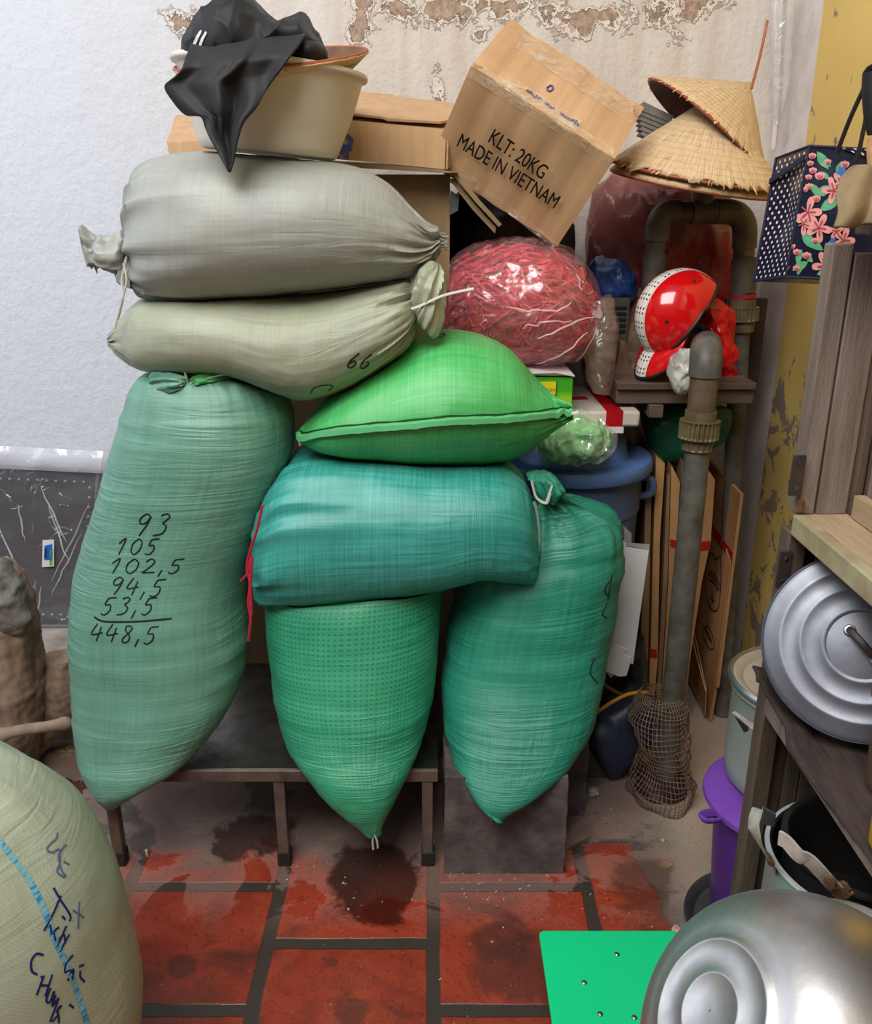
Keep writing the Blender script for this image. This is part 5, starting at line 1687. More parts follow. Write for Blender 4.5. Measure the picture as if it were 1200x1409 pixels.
for st in (((628, 545), (612, 620), (612, 720), (630, 790), (655, 808), (672, 770), (680, 660), (676, 560), (655, 570), (640, 540), (628, 545)), ((622, 620), (650, 640), (676, 690)), ((622, 635), (650, 660), (674, 710)), ((624, 660), (646, 676), (668, 715)),
           ((640, 725), (640, 775)), ((632, 745), (650, 765)), ((600, 870), (598, 920), (625, 980), (648, 975), (640, 920), (620, 880), (605, 890)), ((612, 900), (632, 950)), ((605, 880), (622, 915), (640, 960)),
           ((548, 1010), (560, 1030)), ((545, 1030), (565, 1060)), ((545, 1050), (570, 1090))):
    ink(bm, bv_c, c7(*st), .0035, .0018, 1.5)
finish('black_print', bm, M['ink_black'], t, smooth=False)
bm = bmesh.new(); p0, p1 = f(.08, .68) + nv * .03, f(.97, .845) + nv * .03
tube(bm, [p0, p0.lerp(p1, .5) + Vector((0, 0, -.006)), p1], .0018, 6); finish('string', bm, mat('jute_string', (200, 166, 116), .8), t)

m_wcard = mat('white_coated_card', (226, 222, 222), .5, alt=(206, 200, 200), scale=6)
m_gcard = mat('grey_card_inside', (150, 146, 146), .7, alt=(128, 124, 124))
q = [at(860, 752, 2.24), at(893, 757, 2.24), at(871, 914, 2.22), at(838, 904, 2.22)]
t = thing('card_sleeve', 'long white card sleeve with a torn end, leaning between the teal sack and the cartons', 'box', q[2])
bm = bmesh.new(); hexa(bm, q, (-.045, .07, .0)); finish('sleeve_body', bm, m_wcard, t, smooth=False)
bm = bmesh.new(); hexa(bm, [at(860, 750, 2.24), at(866, 748, 2.262), at(894, 750, 2.262), at(893, 757, 2.24)], (0, .001, .002)); finish('sleeve_flap', bm, m_gcard, t, smooth=False)
bm = bmesh.new(); hexa(bm, [at(858, 724, 2.28), at(869, 734, 2.26), at(869, 752, 2.26), at(860, 752, 2.28)], (0, .004, 0)); finish('sleeve_flap', bm, m_gcard, t, smooth=False)
bm = bmesh.new(); hexa(bm, [at(x, y, 2.19) for x, y in ((838, 895), (846, 887), (862, 893), (858, 900), (869, 906), (862, 930), (852, 931), (834, 924))], (.002, .004, 0)); finish('torn_flap', bm, m_wcard, t, smooth=False)
bm = bmesh.new(); hexa(bm, [at(x, y, 2.23) for x, y in ((830, 893), (842, 900), (838, 926), (845, 929), (840, 933), (829, 915))], (.002, .004, 0)); finish('torn_flap', bm, m_wcard, t, smooth=False)

m_boot = mat('navy_rubber', (34, 44, 66), .45, alt=(52, 58, 74), scale=14, bump=.15, bscale=40)
m_boot_b = mat('black_rubber', (30, 30, 34), .45, alt=(48, 46, 46), scale=12)
m_sole = mat('yellow_rubber_sole', (214, 156, 24), .45, alt=(180, 126, 30))
t = thing('rubber_boot', 'navy rubber boot with a yellow sole edge lying on its side by the wire netting', 'boot', on_z(845, 1068, 0), 'rubber boots')
bm = loft([(888, 953, 905, 965, 2.28, .02), (872, 956, 902, 1000, 2.28, .05), (850, 966, 890, 1030, 2.27, .06), (828, 980, 872, 1046, 2.26, .062), (812, 994, 858, 1060, 2.25, .06), (806, 1008, 846, 1070, 2.25, .05), (812, 1030, 838, 1070, 2.25, .02)], 48, 60, 2.3, lambda ph, v, q, L: .006 * (crease(q * 12) - .4), 1.0)
finish('boot_upper', bm, m_boot, t)
bm = bmesh.new(); smooth_tube(bm, [at(x, y, Y) for x, y, Y in ((808, 998, 2.21), (814, 986, 2.2), (830, 974, 2.2), (848, 963, 2.205), (866, 955, 2.21), (884, 953, 2.22), (892, 955, 2.24))], .0085, 8, 30, flat=.7); finish('sole_edge', bm, m_sole, t)
bm = bmesh.new(); smooth_tube(bm, [at(x, y, Y) for x, y, Y in ((808, 997, 2.21), (812, 992, 2.2), (818, 988, 2.2))], .013, 8, 12); finish('sole_heel', bm, m_sole, t)
t = thing('rubber_boot', 'black rubber boot standing upright behind the white card sleeve', 'boot', at(862, 955, 2.36), 'rubber boots')
bm = loft([(856, 882, 886, 876, 2.37, .03), (857, 900, 889, 900, 2.37, .045), (858, 925, 889, 925, 2.37, .05), (850, 940, 889, 945, 2.36, .055), (838, 952, 889, 962, 2.35, .055), (832, 966, 888, 985, 2.34, .055), (836, 985, 886, 1000, 2.34, .05)], 48, 50, 2.3, lambda ph, v, q, L: .006 * (crease(q * 12) - .4), 1.0)
finish('boot_upper', bm, m_boot_b, t)
bm = bmesh.new(); smooth_tube(bm, [at(x, y, 2.28) for x, y in ((826, 930), (832, 942), (848, 952), (862, 958))], .006, 8, 20); finish('sole_edge', bm, mat('dull_yellow_sole', (130, 100, 50), .6), t)
bm = bmesh.new(); box(bm, (.44, 2.24, .0), (.53, 2.31, .10)); tag(finish('timber_offcut', bm, m_board, bevel=.004), 'short dark timber offcut behind the upright teal sack', 'timber')

# ================================================================== RIGHT SIDE: BAG, SHELF UNIT, POTS
# floral shopping bag
bagY = 1.98
sTL, sTR, sBR, sBL = at(1068, 218, bagY + .13), at(1114, 201, bagY - .02), at(1081, 381, bagY - .02), at(1037, 387, bagY + .13)
fTR, fBR = at(1236, 208, bagY - .06), at(1190, 386, bagY - .06)
back = (sTL - sTR)
t = thing('shopping_bag', 'navy shopping bag with pink flowers and polka dot side, hanging by the yellow wall', 'bag', (sBR + sBL) / 2)


def quad_panel(a, b, c, d, nx=24, ny=30, bulge=0.0, seed=0):
    """a top-left, b top-right, c bottom-right, d bottom-left."""
    n = (b - a).cross(d - a).normalized()
    if n.y > 0: n = -n
    rows = []; uvs = []
    for j in range(ny):
        row = []; uu = []
        for i in range(nx):
            s, v = i / (nx - 1), j / (ny - 1)
            p = a.lerp(b, s).lerp(d.lerp(c, s), v)
            w = math.sin(math.pi * s) * math.sin(math.pi * v)
            p = p + n * (bulge * w + .006 * w * noise.noise(p * 14 + Vector((seed, 0, 0))))
            row.append(p); uu.append((s * (b - a).length, v * (d - a).length))
        rows.append(row); uvs.append(uu)
    bm = bmesh.new(); add_quadstrip(bm, rows, False, False, uvs)
    return bm, n


dn = NT('navy_polka_dots')
uvn = dn.tc('UV'); sp = dn.n('ShaderNodeSeparateXYZ'); dn.l(dn.mapping(uvn, (1, 1, 1), (0, 0, 0), (0, 0, math.radians(45))), sp.inputs[0])
pit = .0155
fx = dn.math('SUBTRACT', dn.math('FRACT', dn.math('DIVIDE', sp.outputs[0], pit)), .5); fy = dn.math('SUBTRACT', dn.math('FRACT', dn.math('DIVIDE', sp.outputs[1], pit)), .5)
dd = dn.math('SQRT', dn.math('ADD', dn.math('MULTIPLY', fx, fx), dn.math('MULTIPLY', fy, fy)))
dn.set(color=dn.mix(dn.step(dd, .23, .19), lin(26, 28, 52), lin(232, 230, 236)), rough=.3, coat=.3)
m_dot = dn.m
nv = NT('navy_coated_fabric'); nv.set(color=lin(24, 27, 50), rough=.28, coat=.3, normal=nv.bump(nv.noise(nv.tc(), 16, 4), .15, .006))
m_navy = nv.m
m_bind = mat('navy_binding', (26, 32, 62), .7)
bm, n1 = quad_panel(sTL, sTR, sBR, sBL, 20, 40, -.012, 2); finish('dotted_side', bm, m_dot, t, sharp=80)
bm, n2 = quad_panel(sTR, fTR, fBR, sBR, 40, 40, .010, 5); bvf = bvh_of(bm); finish('flowered_front', bm, m_navy, t, sharp=80)
bm, _ = quad_panel(sTL, sTL + (fTR - sTR), sBL + (fBR - sBR), sBL, 12, 12, 0, 7); finish('bag_back', bm, m_navy, t, sharp=80)
bm, _ = quad_panel(sBL, sBR, fBR, sBL + (fBR - sBR), 12, 12, 0, 8)
finish('bag_base', bm, m_navy, t, sharp=80)
bm, _ = quad_panel(fTR, sTL + (fTR - sTR), sBL + (fBR - sBR), fBR, 12, 12, 0, 9); finish('dotted_side', bm, m_dot, t, sharp=80)
bm = bmesh.new()
for a, b in ((sTL, sTR), (sTR, fTR), (sTR, sBR), (sTL, sBL), (sBL, sBR), (sBR, fBR)):
    tube(bm, [a, a.lerp(b, .5), b], .003, 8)
finish('binding', bm, m_bind, t)
bm = bmesh.new()
p0, p1 = sTL.lerp(sBL, .16), sTR.lerp(sBR, .06)
hexa(bm, [p0 + n1 * .004, p1 + n1 * .004, p1 + n1 * .004 + (sBR - sTR).normalized() * .012, p0 + n1 * .004 + (sBL - sTL).normalized() * .012], n1 * .003); finish('binding', bm, m_bind, t)
# painted flowers on the front
rnd = random.Random(5)
m_petal = mat('pink_petal_print', (236, 168, 164), .35, alt=(222, 136, 138), scale=60)
m_leaf = mat('green_leaf_print', (70, 150, 110), .35, alt=(120, 186, 140), scale=70)
m_bluef = mat('blue_flower_print', (44, 96, 170), .35, alt=(80, 140, 200), scale=60)
m_stem = mat('flower_centre_print', (150, 90, 60), .4)


def decal(bm, pts, lift):
    vs = []
    c = [sum(p[0] for p in pts) / len(pts), sum(p[1] for p in pts) / len(pts)]
    lc, nc = hit(bvf, *c)
    if lc is None: return
    cv = bm.verts.new(lc + nc * lift)
    for x, y in pts:
        loc, nor = hit(bvf, x, y)
        if loc is None: return
        vs.append(bm.verts.new(loc + nor * lift))
    for i in range(len(vs)):
        bm.faces.new((cv, vs[i], vs[(i + 1) % len(vs)]))


def petal(bm, x, y, a, L, w, lift):
    pts = []
    for k in range(12):
        q = 2 * math.pi * k / 12
        u = L * (.5 + .5 * math.cos(q)); v = w * math.sin(q) * (.55 + .45 * (u / L))
        pts.append((x + u * math.cos(a) - v * math.sin(a), y + (u * math.sin(a) + v * math.cos(a)) * 1.15))
    decal(bm, pts, lift)


def leaf(bm, x, y, a, L, w, lift):
    pts = []
    for k in range(14):
        q = 2 * math.pi * k / 14
        u = L * (.5 + .5 * math.cos(q)); v = w * math.sin(q) * math.sin(math.pi * min(.98, max(.02, u / L))) ** .6
        pts.append((x + u * math.cos(a) - v * math.sin(a), y + u * math.sin(a) + v * math.cos(a)))
    decal(bm, pts, lift)


bp, bl, bb, bc_, bd_ = (bmesh.new() for _ in range(5))
for x, y, a, L in ((1124, 208, 1.0, 26), (1130, 236, .8, 14), (1143, 230, -2.2, 16), (1120, 270, -.5, 26), (1128, 290, -.6, 30), (1103, 318, .9, 28), (1112, 330, .6, 22), (1106, 348, .8, 16), (1090, 372, -.5, 22), (1096, 362, -1.2, 18), (1124, 378, -.4, 24), (1135, 352, .9, 20),
                   (1147, 244, .5, 18), (1158, 222, 1.9, 18), (1108, 240, 1.7, 26), (1116, 252, 1.0, 20), (1160, 300, 1.3, 20), (1101, 356, 1.7, 20), (1152, 268, 2.4, 16), (1165, 255, -.6, 20)):
    leaf(bl, x, y, a, L * 1.15, L * .26, .0016)
for x, y, r in ((1112, 292, 15), (1127, 313, 14), (1106, 308, 11), (1147, 262, 13), (1158, 252, 12), (1135, 366, 14), (1160, 330, 13), (1150, 318, 8)):
    a0 = rnd.uniform(0, 2)
    for k in range(5):
        petal(bp, x, y, a0 + k * 1.257, r * 1.3, r * .40, .0022 + .0003 * k); petal(bd_, x, y, a0 + k * 1.257, r * .75, r * .11, .0042)
    petal(bc_, x - 1.5, y, 0, 3.2, 1.6, .0048)
for x, y, r in ((1120, 216, 8), (1117, 226, 7), (1121, 236, 8), (1131, 244, 10), (1141, 224, 7), (1126, 275, 9), (1116, 258, 8), (1110, 262, 7), (1099, 348, 8), (1113, 353, 9), (1092, 340, 7), (1086, 368, 9), (1124, 332, 7), (1165, 228, 9), (1098, 370, 7), (1170, 290, 9), (1115, 245, 7)):
    for k in range(3):
        petal(bd_, x - r * .3, y + r * .4, -1.57 + (k - 1) * .6, r * .7, r * .12, .0042); petal(bp, x - r * .3, y + r * .4, -1.57 + (k - 1) * .6, r, r * .38, .0022 + .0003 * k)
for x, y, r in ((1158, 238, 8), (1163, 243, 7), (1143, 338, 6), (1141, 345, 7), (1146, 332, 5), (1095, 300, 4), (1160, 345, 7)):
    for k in range(6): petal(bb, x, y, k * 1.05, r, r * .4, .0019 + .0003 * k)
for b, nme, m in ((bl, 'leaf_print', m_leaf), (bp, 'flower_print', m_petal), (bb, 'blue_flower_print', m_bluef), (bc_, 'flower_centres', m_stem), (bd_, 'petal_shading_print', mat('deep_pink_print', (176, 84, 96), .35))):
    finish(nme, b, m, t, smooth=False)
bm, _ = quad_panel(sTR.lerp(fTR, .32) + n2 * .0055, fTR + n2 * .0055, fTR.lerp(fBR, .13) + n2 * .0055, sTR.lerp(fTR, .42).lerp(sBR.lerp(fBR, .42), .02) + n2 * .0055, 12, 6); finish('dotted_hem', bm, m_dot, t, sharp=80)
hook = Vector((1.095, bagY - .05, at(1212, 100, bagY).z))
for pts in (((1152, 210, 1.91), (1168, 168, 1.91), (1186, 128, 1.92), (1206, 92, 1.94)), ((1160, 250, 1.905), (1178, 222, 1.905), (1190, 172, 1.91), (1210, 95, 1.93))):
    bm = bmesh.new(); smooth_tube(bm, [at(x, y, Y) for x, y, Y in pts] + [hook], .010, 8, 30, flat=.25); finish('strap', bm, m_bind, t)
bm = bmesh.new(); tube(bm, [hook + Vector((-.02, 0, -.004)), hook + Vector((.02, 0, 0))], .004, 8); finish('hook', bm, m_leg, None)
tag(bpy.data.objects['hook'], 'steel hook in the yellow wall carrying the shopping bag', 'hook')
tag(finish('black_belt', loft([(1189, 100, 1206, 100, 1.86, .02), (1188, 130, 1208, 128, 1.86, .02), (1190, 160, 1206, 160, 1.86, .016), (1194, 186, 1204, 186, 1.86, .008)], 24, 24, 2.2, None, 1.0), m_strap), 'black padded strap hanging at the right edge above the flowered bag', 'strap')
tag(finish('printed_cloth', loft([(1196, 190, 1215, 188, 1.75, .02), (1195, 215, 1215, 215, 1.75, .02), (1197, 236, 1214, 236, 1.75, .015)], 24, 24, 2.2, None, 1.0), mat('yellow_pink_print', (226, 196, 120), .6, alt=(206, 110, 110), scale=30)), 'scrap of yellow and pink printed cloth at the right edge', 'cloth')

# shelf unit
PX, PY = .635, 1.436
m_wood = mat('weathered_grey_wood', (150, 134, 122), .75, alt=(98, 82, 72), scale=3.0, bump=.5, bscale=30, stretch=(14, 14, 1))
m_wood_d = mat('dark_weathered_wood', (104, 86, 72), .75, alt=(60, 46, 38), scale=4, bump=.5, bscale=30, stretch=(12, 12, 1))
m_wood_s = mat('worn_shelf_wood', (186, 160, 126), .7, alt=(140, 118, 94), scale=4, bump=.4, bscale=40, stretch=(10, 1, 10))
m_lip = mat('flaking_pale_green_paint', (176, 170, 136), .6, alt=(132, 106, 76), scale=12, bump=.4, bscale=40)
m_hinge = mat('black_iron', (44, 40, 40), .5, alt=(70, 52, 44), scale=24, bump=.3, bscale=60)
sh1, sh2 = 1.145, .785
t = thing('shelf_unit', 'weathered wooden shelf unit with slatted end along the right wall', 'shelf', (PX + .2, PY - .3, 0))
bm = bmesh.new(); box(bm, (PX - .012, PY - .02, 0), (PX + .022, PY + .022, sh1 - .03)); finish('post', bm, m_wood_d, t, bevel=.003)
bm = bmesh.new(); box(bm, (PX - .004, PY - .012, sh1), (PX + .030, PY + .024, 1.60)); finish('post', bm, m_wood, t, bevel=.003)
rnd = random.Random(9)
x = PX + .032
while x < 1.07:
    w = rnd.choice((.018, .03, .042, .055))
    w = min(w, 1.085 - x)
    dp = rnd.uniform(-.035, .012)
    bm = bmesh.new(); box(bm, (x + .0015, PY - .005 + dp, sh1), (x + w - .0015, PY + .016 + dp, 1.59 + rnd.uniform(-.01, .01))); finish('upper_slat', bm, rnd.choice((m_wood, m_wood, m_wood_d)), t, bevel=.002)
    x += w
x = PX + .024
while x < 1.07:
    w = min(rnd.choice((.03, .05, .06)), 1.085 - x)
    dp = rnd.uniform(-.006, .004)
    bm = bmesh.new(); box(bm, (x + .001, PY + dp, 0.0), (x + w - .001, PY + .016 + dp, sh1 - .03)); finish('lower_slat', bm, m_wood_d, t, bevel=.002)
    x += w
bm = bmesh.new(); box(bm, (PX + .012, .62, sh1 - .026), (1.085, PY + .02, sh1)); finish('shelf_board', bm, m_wood_s, t, bevel=.002)
bm = bmesh.new(); box(bm, (PX - .012, .62, sh1 - .034), (PX + .012, PY - .022, sh1 + .004)); finish('shelf_lip', bm, m_lip, t, bevel=.003)
bm = bmesh.new(); box(bm, (PX + .085, .62, sh1 + .001), (PX + .105, PY - .03, sh1 + .042)); finish('shelf_rail', bm, m_wood_s, t, bevel=.002)
bm = bmesh.new(); box(bm, (PX + .106, .90, sh1 + .001), (PX + .122, PY - .03, 1.585)); finish('inner_panel', bm, m_wood, t, bevel=.002)
bm = bmesh.new(); box(bm, (PX, .62, sh2 - .022), (1.085, PY - .008, sh2)); finish('shelf_board', bm, m_wood_d, t, bevel=.002)
bm = bmesh.new(); box(bm, (PX - .014, .62, sh2 - .036), (PX, PY - .022, sh2 - .002)); finish('shelf_lip', bm, m_wood, t, bevel=.002)
for z in (sh1 + .075, sh1 - .10):
    bm = bmesh.new(); box(bm, (PX - .026, PY - .026, z - .036), (PX - .004, PY - .0205, z + .036)); h_ = finish('hinge', bm, m_hinge, t, bevel=.001)
    for dz in (-.022, .022):
        bm = bmesh.new(); lathe(bm, [(.001, .002), (.004, .001), (.004, -.001)], axis_matrix(Vector((PX - .014, PY - .0265, z + dz)), (0, -1, 0)), 12); finish('screw', bm, m_steel, h_)
    bm = bmesh.new(); tube(bm, [Vector((PX - .001, PY - .024, z - .064)), Vector((PX - .001, PY - .024, z - .045))], .006, 8); finish('rusty_knuckle', bm, mat('orange_rust', (128, 76, 40), .8, alt=(80, 44, 26), scale=50), h_)
bm = bmesh.new(); box(bm, (PX + .04, .62, 1.612), (1.085, PY + .02, 1.63)); finish('top_board', bm, m_wood_d, t, bevel=.003)
bm = bmesh.new(); box(bm, (1.05, .62, 0), (1.085, .66, 1.60)); finish('post', bm, m_wood_d, t, bevel=.003)
bm = bmesh.new(); box(bm, (PX - .012, .60, 0), (PX + .03, .64, 1.60)); finish('post', bm, m_wood_d, t, bevel=.003)
# khaki cloth over its top
kd = lambda ph, v, q, L: .012 * (crease(q * 9) - .4)
bm = sheet([(1176, 228), (1163, 244), (1154, 268), (1154, 290), (1144, 316)], [(1222, 226), (1224, 246), (1226, 268), (1226, 292), (1228, 304)], lambda s, tt: 1.33 + .06 * (1 - tt) - .02 * math.sin(tt * 3.0) + .012 * math.sin(s * 9 + tt * 4), 40, 30, lambda s, tt, q: Vector((0, .02 * (crease(q * 9) - .4), .006 * noise.noise(q * 20))))
tag(finish('khaki_cloth', bm, mat('khaki_canvas', (146, 126, 94), .85, alt=(104, 88, 64), scale=7, bump=.3, bscale=120), sharp=80, solid=.006), 'khaki cloth draped over the top corner of the shelf unit', 'cloth')
# brown fibre mat on the lower shelf
rows = []
for j in range(60):
    v = j / 59
    y = PY + .035 - v * .80
    row = []
    for i in range(36):
        s = i / 35
        x = PX - .035 + s * .42
        z = sh2 + .013 + .006 * (noise.noise(Vector((x * 9, y * 9, 1))) + .6)
        if s < .16:
            q = (1 - s / .16)
            z += .015 * q * math.sin(v * 7 + 1.2) * (1 if v > .06 else .3) + (.018 * q if v < .25 else -.008 * q)
            x -= .012 * q * math.sin(v * 9)
        if v < .05: y2 = PY - .02 + .0; z += .01
        row.append(Vector((x, min(y, PY - .024) if s > .11 else y - .03, z)))
    rows.append(row)
bm = bmesh.new(); add_quadstrip(bm, rows, False)
mm = NT('brown_fibre_mat')
mm.set(color=mm.mix(mm.ramp(mm.noise(mm.mapping(mm.tc(), (60, 8, 60)), 1.0, 5, .7), (.35, 0.), (.7, 1.)), lin(40, 30, 27), lin(66, 50, 44)), rough=.8, normal=mm.bump(mm.noise(mm.mapping(mm.tc(), (160, 14, 100)), 1.0, 4), .6, .004))
tag(finish('fibre_mat', bm, mm.m, sharp=80, solid=.005), 'dark brown fibre mat spread on the lower shelf with its edge curling over', 'mat')

# lids and pots on the lower shelf
m_alu = metal_mat('dull_aluminium', (136, 138, 146), .50, 5, alt=(104, 106, 114), smear=.2)
m_alu2 = metal_mat('pale_aluminium', (196, 202, 202), .42, 6, alt=(150, 152, 152), smear=.2)
lc = at(1187, 889, 1.275); lr = .158
la = camdir(-.42, .20, .88)
t = thing('pot_lid', 'large grey aluminium pot lid with ridged rings standing on the lower shelf', 'lid', (lc.x, lc.y, sh2))
bm = bmesh.new()
prof = [(.001, .022), (.02, .0218)]
zf = lambda r_: .018 - .005 * r_ ** 2
for r_ in (.38, .60, .80):
    prof += [(lr * (r_ - .035), zf(r_ - .035)), (lr * (r_ - .012), zf(r_) + .0016), (lr * (r_ + .012), zf(r_) + .0016), (lr * (r_ + .035), zf(r_ + .035))]
prof += [(lr * .93, .0125), (lr * .97, .010), (lr * .985, .004), (lr, .006), (lr, .001), (lr * .985, -.002), (lr * .95, .003)]
lathe(bm, prof, axis_matrix(lc, la), 96); finish('lid_dish', bm, m_alu, t, sharp=28)
lm = axis_matrix(lc, la)
bm = bmesh.new(); smooth_tube(bm, [lm @ Vector(p) for p in ((.0, -.03, .024), (.0, -.03, .04), (.0, .0, .05), (.0, .03, .04), (.0, .03, .024))], .006, 8, 24, flat=.5); finish('lid_handle', bm, m_hinge, t)
for dy in (-.03, .03):
    bm = bmesh.new(); lathe(bm, [(.001, .005), (.008, .004), (.010, -.001)], axis_matrix(lm @ Vector((0, dy, .024)), la), 16); finish('rivet_plate', bm, m_alu2, t)
pc = at(1290, 905, 1.10); pc.z = sh2 + .014
t = tag(finish('brown_pot', (lambda b: (lathe(b, [(.001, .0), (.05, .0), (.062, .02), (.066, .12), (.070, .16), (.076, .165), (.076, .17), (.070, .172), (.064, .165), (.06, .02), (.001, .01)], Matrix.Translation(pc), 48), b)[1])(bmesh.new()), mat('brown_enamel', (104, 84, 64), .4, alt=(76, 60, 46)), sharp=40), 'small metal pot at the right edge in front of the ridged lid', 'pot')
yc = at(1262, 1110, .98); yc.z = sh2 + .014
bm = bmesh.new(); lathe(bm, [(.001, 0), (.045, 0), (.05, .006), (.052, .09), (.045, .12), (.03, .14), (.02, .15), (.02, .17), (.001, .172)], Matrix.Translation(yc), 40)
tag(finish('yellow_bottle', bm, mat('yellow_plastic', (226, 180, 30), .35, alt=(200, 150, 30)), sharp=40), 'yellow plastic bottle at the right edge of the lower shelf', 'bottle')

# stock pots below the shelf
def pot(name, label, cx, cy, z0, r, h, m, inner, cat='pot', wall=.004):
    t = thing(name, label, cat, (cx, cy, z0))
    mt = Matrix.Translation((cx, cy, z0))
    bm = bmesh.new(); lathe(bm, [(.001, 0), (r * .9, 0), (r * .97, .012), (r, .05), (r, h - .02), (r + .004, h - .012), (r + .008, h - .004), (r + .006, h), (r, h)], mt, 72); finish('pot_wall', bm, m, t, sharp=40)
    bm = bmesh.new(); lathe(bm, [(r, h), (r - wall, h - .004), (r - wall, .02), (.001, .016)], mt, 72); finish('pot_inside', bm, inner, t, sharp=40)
    return t


m_black_in = mat('black_pot_inside', (22, 22, 24), .5, alt=(44, 40, 38), scale=10)  # near-black colour with random variation for the pot insides
m_enamel = mat('grey_white_enamel', (172, 180, 182), .35, alt=(150, 156, 158), scale=4, bump=.05)
pA = pot('stock_pot', 'tall grey enamel stock pot with bracket handles under the lower shelf', .735, 1.20, 0, .152, .60, m_enamel, m_black_in)
m_handle = mat('worn_steel_handle', (206, 200, 190), .32, .35, scale=26, alt=(112, 72, 42), dirt=.66)
m_rustspot = mat('burnt_brown_rust', (104, 66, 36), .8, alt=(58, 36, 26), scale=40, bump=.6, bscale=60)
def strap(pts, w, th=.004):
    bm = bmesh.new()
    pts = [Vector(p) for p in pts]
    c = Vector((.735, 1.20, 0))
    rows = []
    for p, tt, a, b in frames_along(pts):
        up = Vector((0, 0, 1))
        out = (p - c); out.z = 0; out.normalize()
        s = tt.cross(out).normalized()
        rows.append([p + s * w / 2, p - s * w / 2, p - s * w / 2 - out * th, p + s * w / 2 - out * th])
    add_quadstrip(bm, rows, True, True)
    bmesh.ops.recalc_face_normals(bm, faces=bm.faces)
    return bm
h1 = [at(1064, 1192, 1.20), at(1058, 1183, 1.17), at(1046, 1166, 1.15), at(1037, 1147, 1.14), at(1036, 1130, 1.15), at(1041, 1113, 1.16)]
finish('handle', strap([Vector(spline([tuple(p) for p in h1], i / 20)) for i in range(21)], .028), m_handle, pA, sharp=60)
bm = bmesh.new(); hexa(bm, [at(1050, 1112, 1.15), at(1068, 1122, 1.24), at(1066, 1138, 1.24), at(1048, 1134, 1.15)], (0, .003, .003)); finish('handle_bracket', bm, m_enamel, pA, smooth=False)
h2 = [at(1071, 1153, 1.055), at(1082, 1160, 1.045), at(1098, 1178, 1.03), at(1112, 1184, 1.025), at(1128, 1200, 1.02), at(1148, 1222, 1.02), at(1164, 1232, 1.025)]
finish('handle', strap([Vector(spline([tuple(p) for p in h2], i / 24)) for i in range(25)], .024), m_handle, pA, sharp=60)
for (x, y, Y, r) in ((1158, 1226, 1.018, .016), (1142, 1214, 1.012, .010), (1060, 1186, 1.15, .008)):
    p = at(x, y, Y); n_ = Vector((p.x - .735, p.y - 1.20, 0)).normalized()
    bm = bmesh.new(); lathe(bm, [(.001, .003), (r * .8, .002), (r, -.003)], axis_matrix(p, n_), 20, lambda i, k: ((.3 * r if i else 0) * noise.noise(Vector((k * .9, r * 99, 0))), 0)); finish('rust_patch', bm, m_rustspot, pA)
mt = Matrix.Translation((.738, 1.205, .55))
bm = bmesh.new(); lathe(bm, [(.125, -.1), (.128, .06), (.136, .066), (.136, .072), (.126, .074), (.121, .066), (.118, -.09), (.001, -.095)], mt, 72)
tag(finish('nested_pot', bm, m_black_in, sharp=40), 'black rimmed pot nested inside the tall grey stock pot', 'pot')
bm = bmesh.new(); smooth_tube(bm, [Vector((.80, 1.12, .50)), Vector((.77, 1.10, .60)), Vector((.75, 1.09, .645))], [.012, .016, .006], 10, 14, flat=.25)
tag(finish('ladle', bm, m_steel), 'steel ladle end sticking up inside the nested black pot', 'ladle')

# purple bucket, pot on it, tray under it
m_purple = mat('purple_plastic', (126, 74, 178), .38, alt=(108, 60, 156), scale=4, bump=.05)
m_purple_d = mat('deep_purple_plastic', (92, 48, 146), .38, alt=(78, 40, 126), scale=4, bump=.05)
bx, by, bh = .795, 1.635, .405
t = thing('lidded_bucket', 'tall purple plastic bucket with a wide lid, behind the shelf unit', 'bucket', (bx, by, .03))
mt = Matrix.Translation((bx, by, .03))
bm = bmesh.new(); lathe(bm, [(.001, 0), (.125, 0), (.13, .01), (.150, .30), (.158, .34), (.158, .36), (.15, .362)], mt, 72); finish('bucket_body', bm, m_purple_d, t, sharp=40)
bm = bmesh.new(); lathe(bm, [(.16, .345), (.176, .346), (.180, .352), (.178, .362), (.165, .372), (.15, .374), (.138, .380), (.12, .382), (.001, .382)], mt, 80); finish('bucket_lid', bm, m_purple, t, sharp=40)
bm = bmesh.new(); smooth_tube(bm, [at(988, 1118, 1.60), at(972, 1120, 1.57), at(965, 1124, 1.55), at(975, 1130, 1.54), at(992, 1128, 1.55)], .010, 8, 24, flat=.5); finish('lug_handle', bm, m_purple, t)
tz = .03 + .384
pcx, pcy = .815, 1.665
t = pot('boiling_pot', 'pale grey pot with a dusty lid standing on the purple bucket', pcx, pcy, tz, .150, .245, mat('grey_green_enamel', (158, 164, 158), .4, alt=(136, 144, 138), scale=5), m_black_in)
bm = bmesh.new(); lathe(bm, [(.152, .247), (.158, .249), (.158, .258), (.15, .262), (.138, .258), (.13, .250), (.06, .252), (.001, .256)], Matrix.Translation((pcx, pcy, tz)), 72); finish('pot_lid', bm, mat('dusty_lid', (178, 164, 146), .6, alt=(150, 136, 120), scale=8), t, sharp=40)
bm = bmesh.new(); lathe(bm, [(.146, .250), (.152, .262), (.158, .266), (.164, .260), (.162, .250)], Matrix.Translation((pcx, pcy, tz)), 72); finish('lid_rim', bm, m_alu2, t, sharp=60)
bm = bmesh.new(); hexa(bm, [at(1007, 980, 1.52), at(1011, 978, 1.55), at(1048, 1003, 1.45), at(1046, 1012, 1.45)], (.003, .0, -.006)); finish('handle', bm, m_handle, t, bevel=.001)
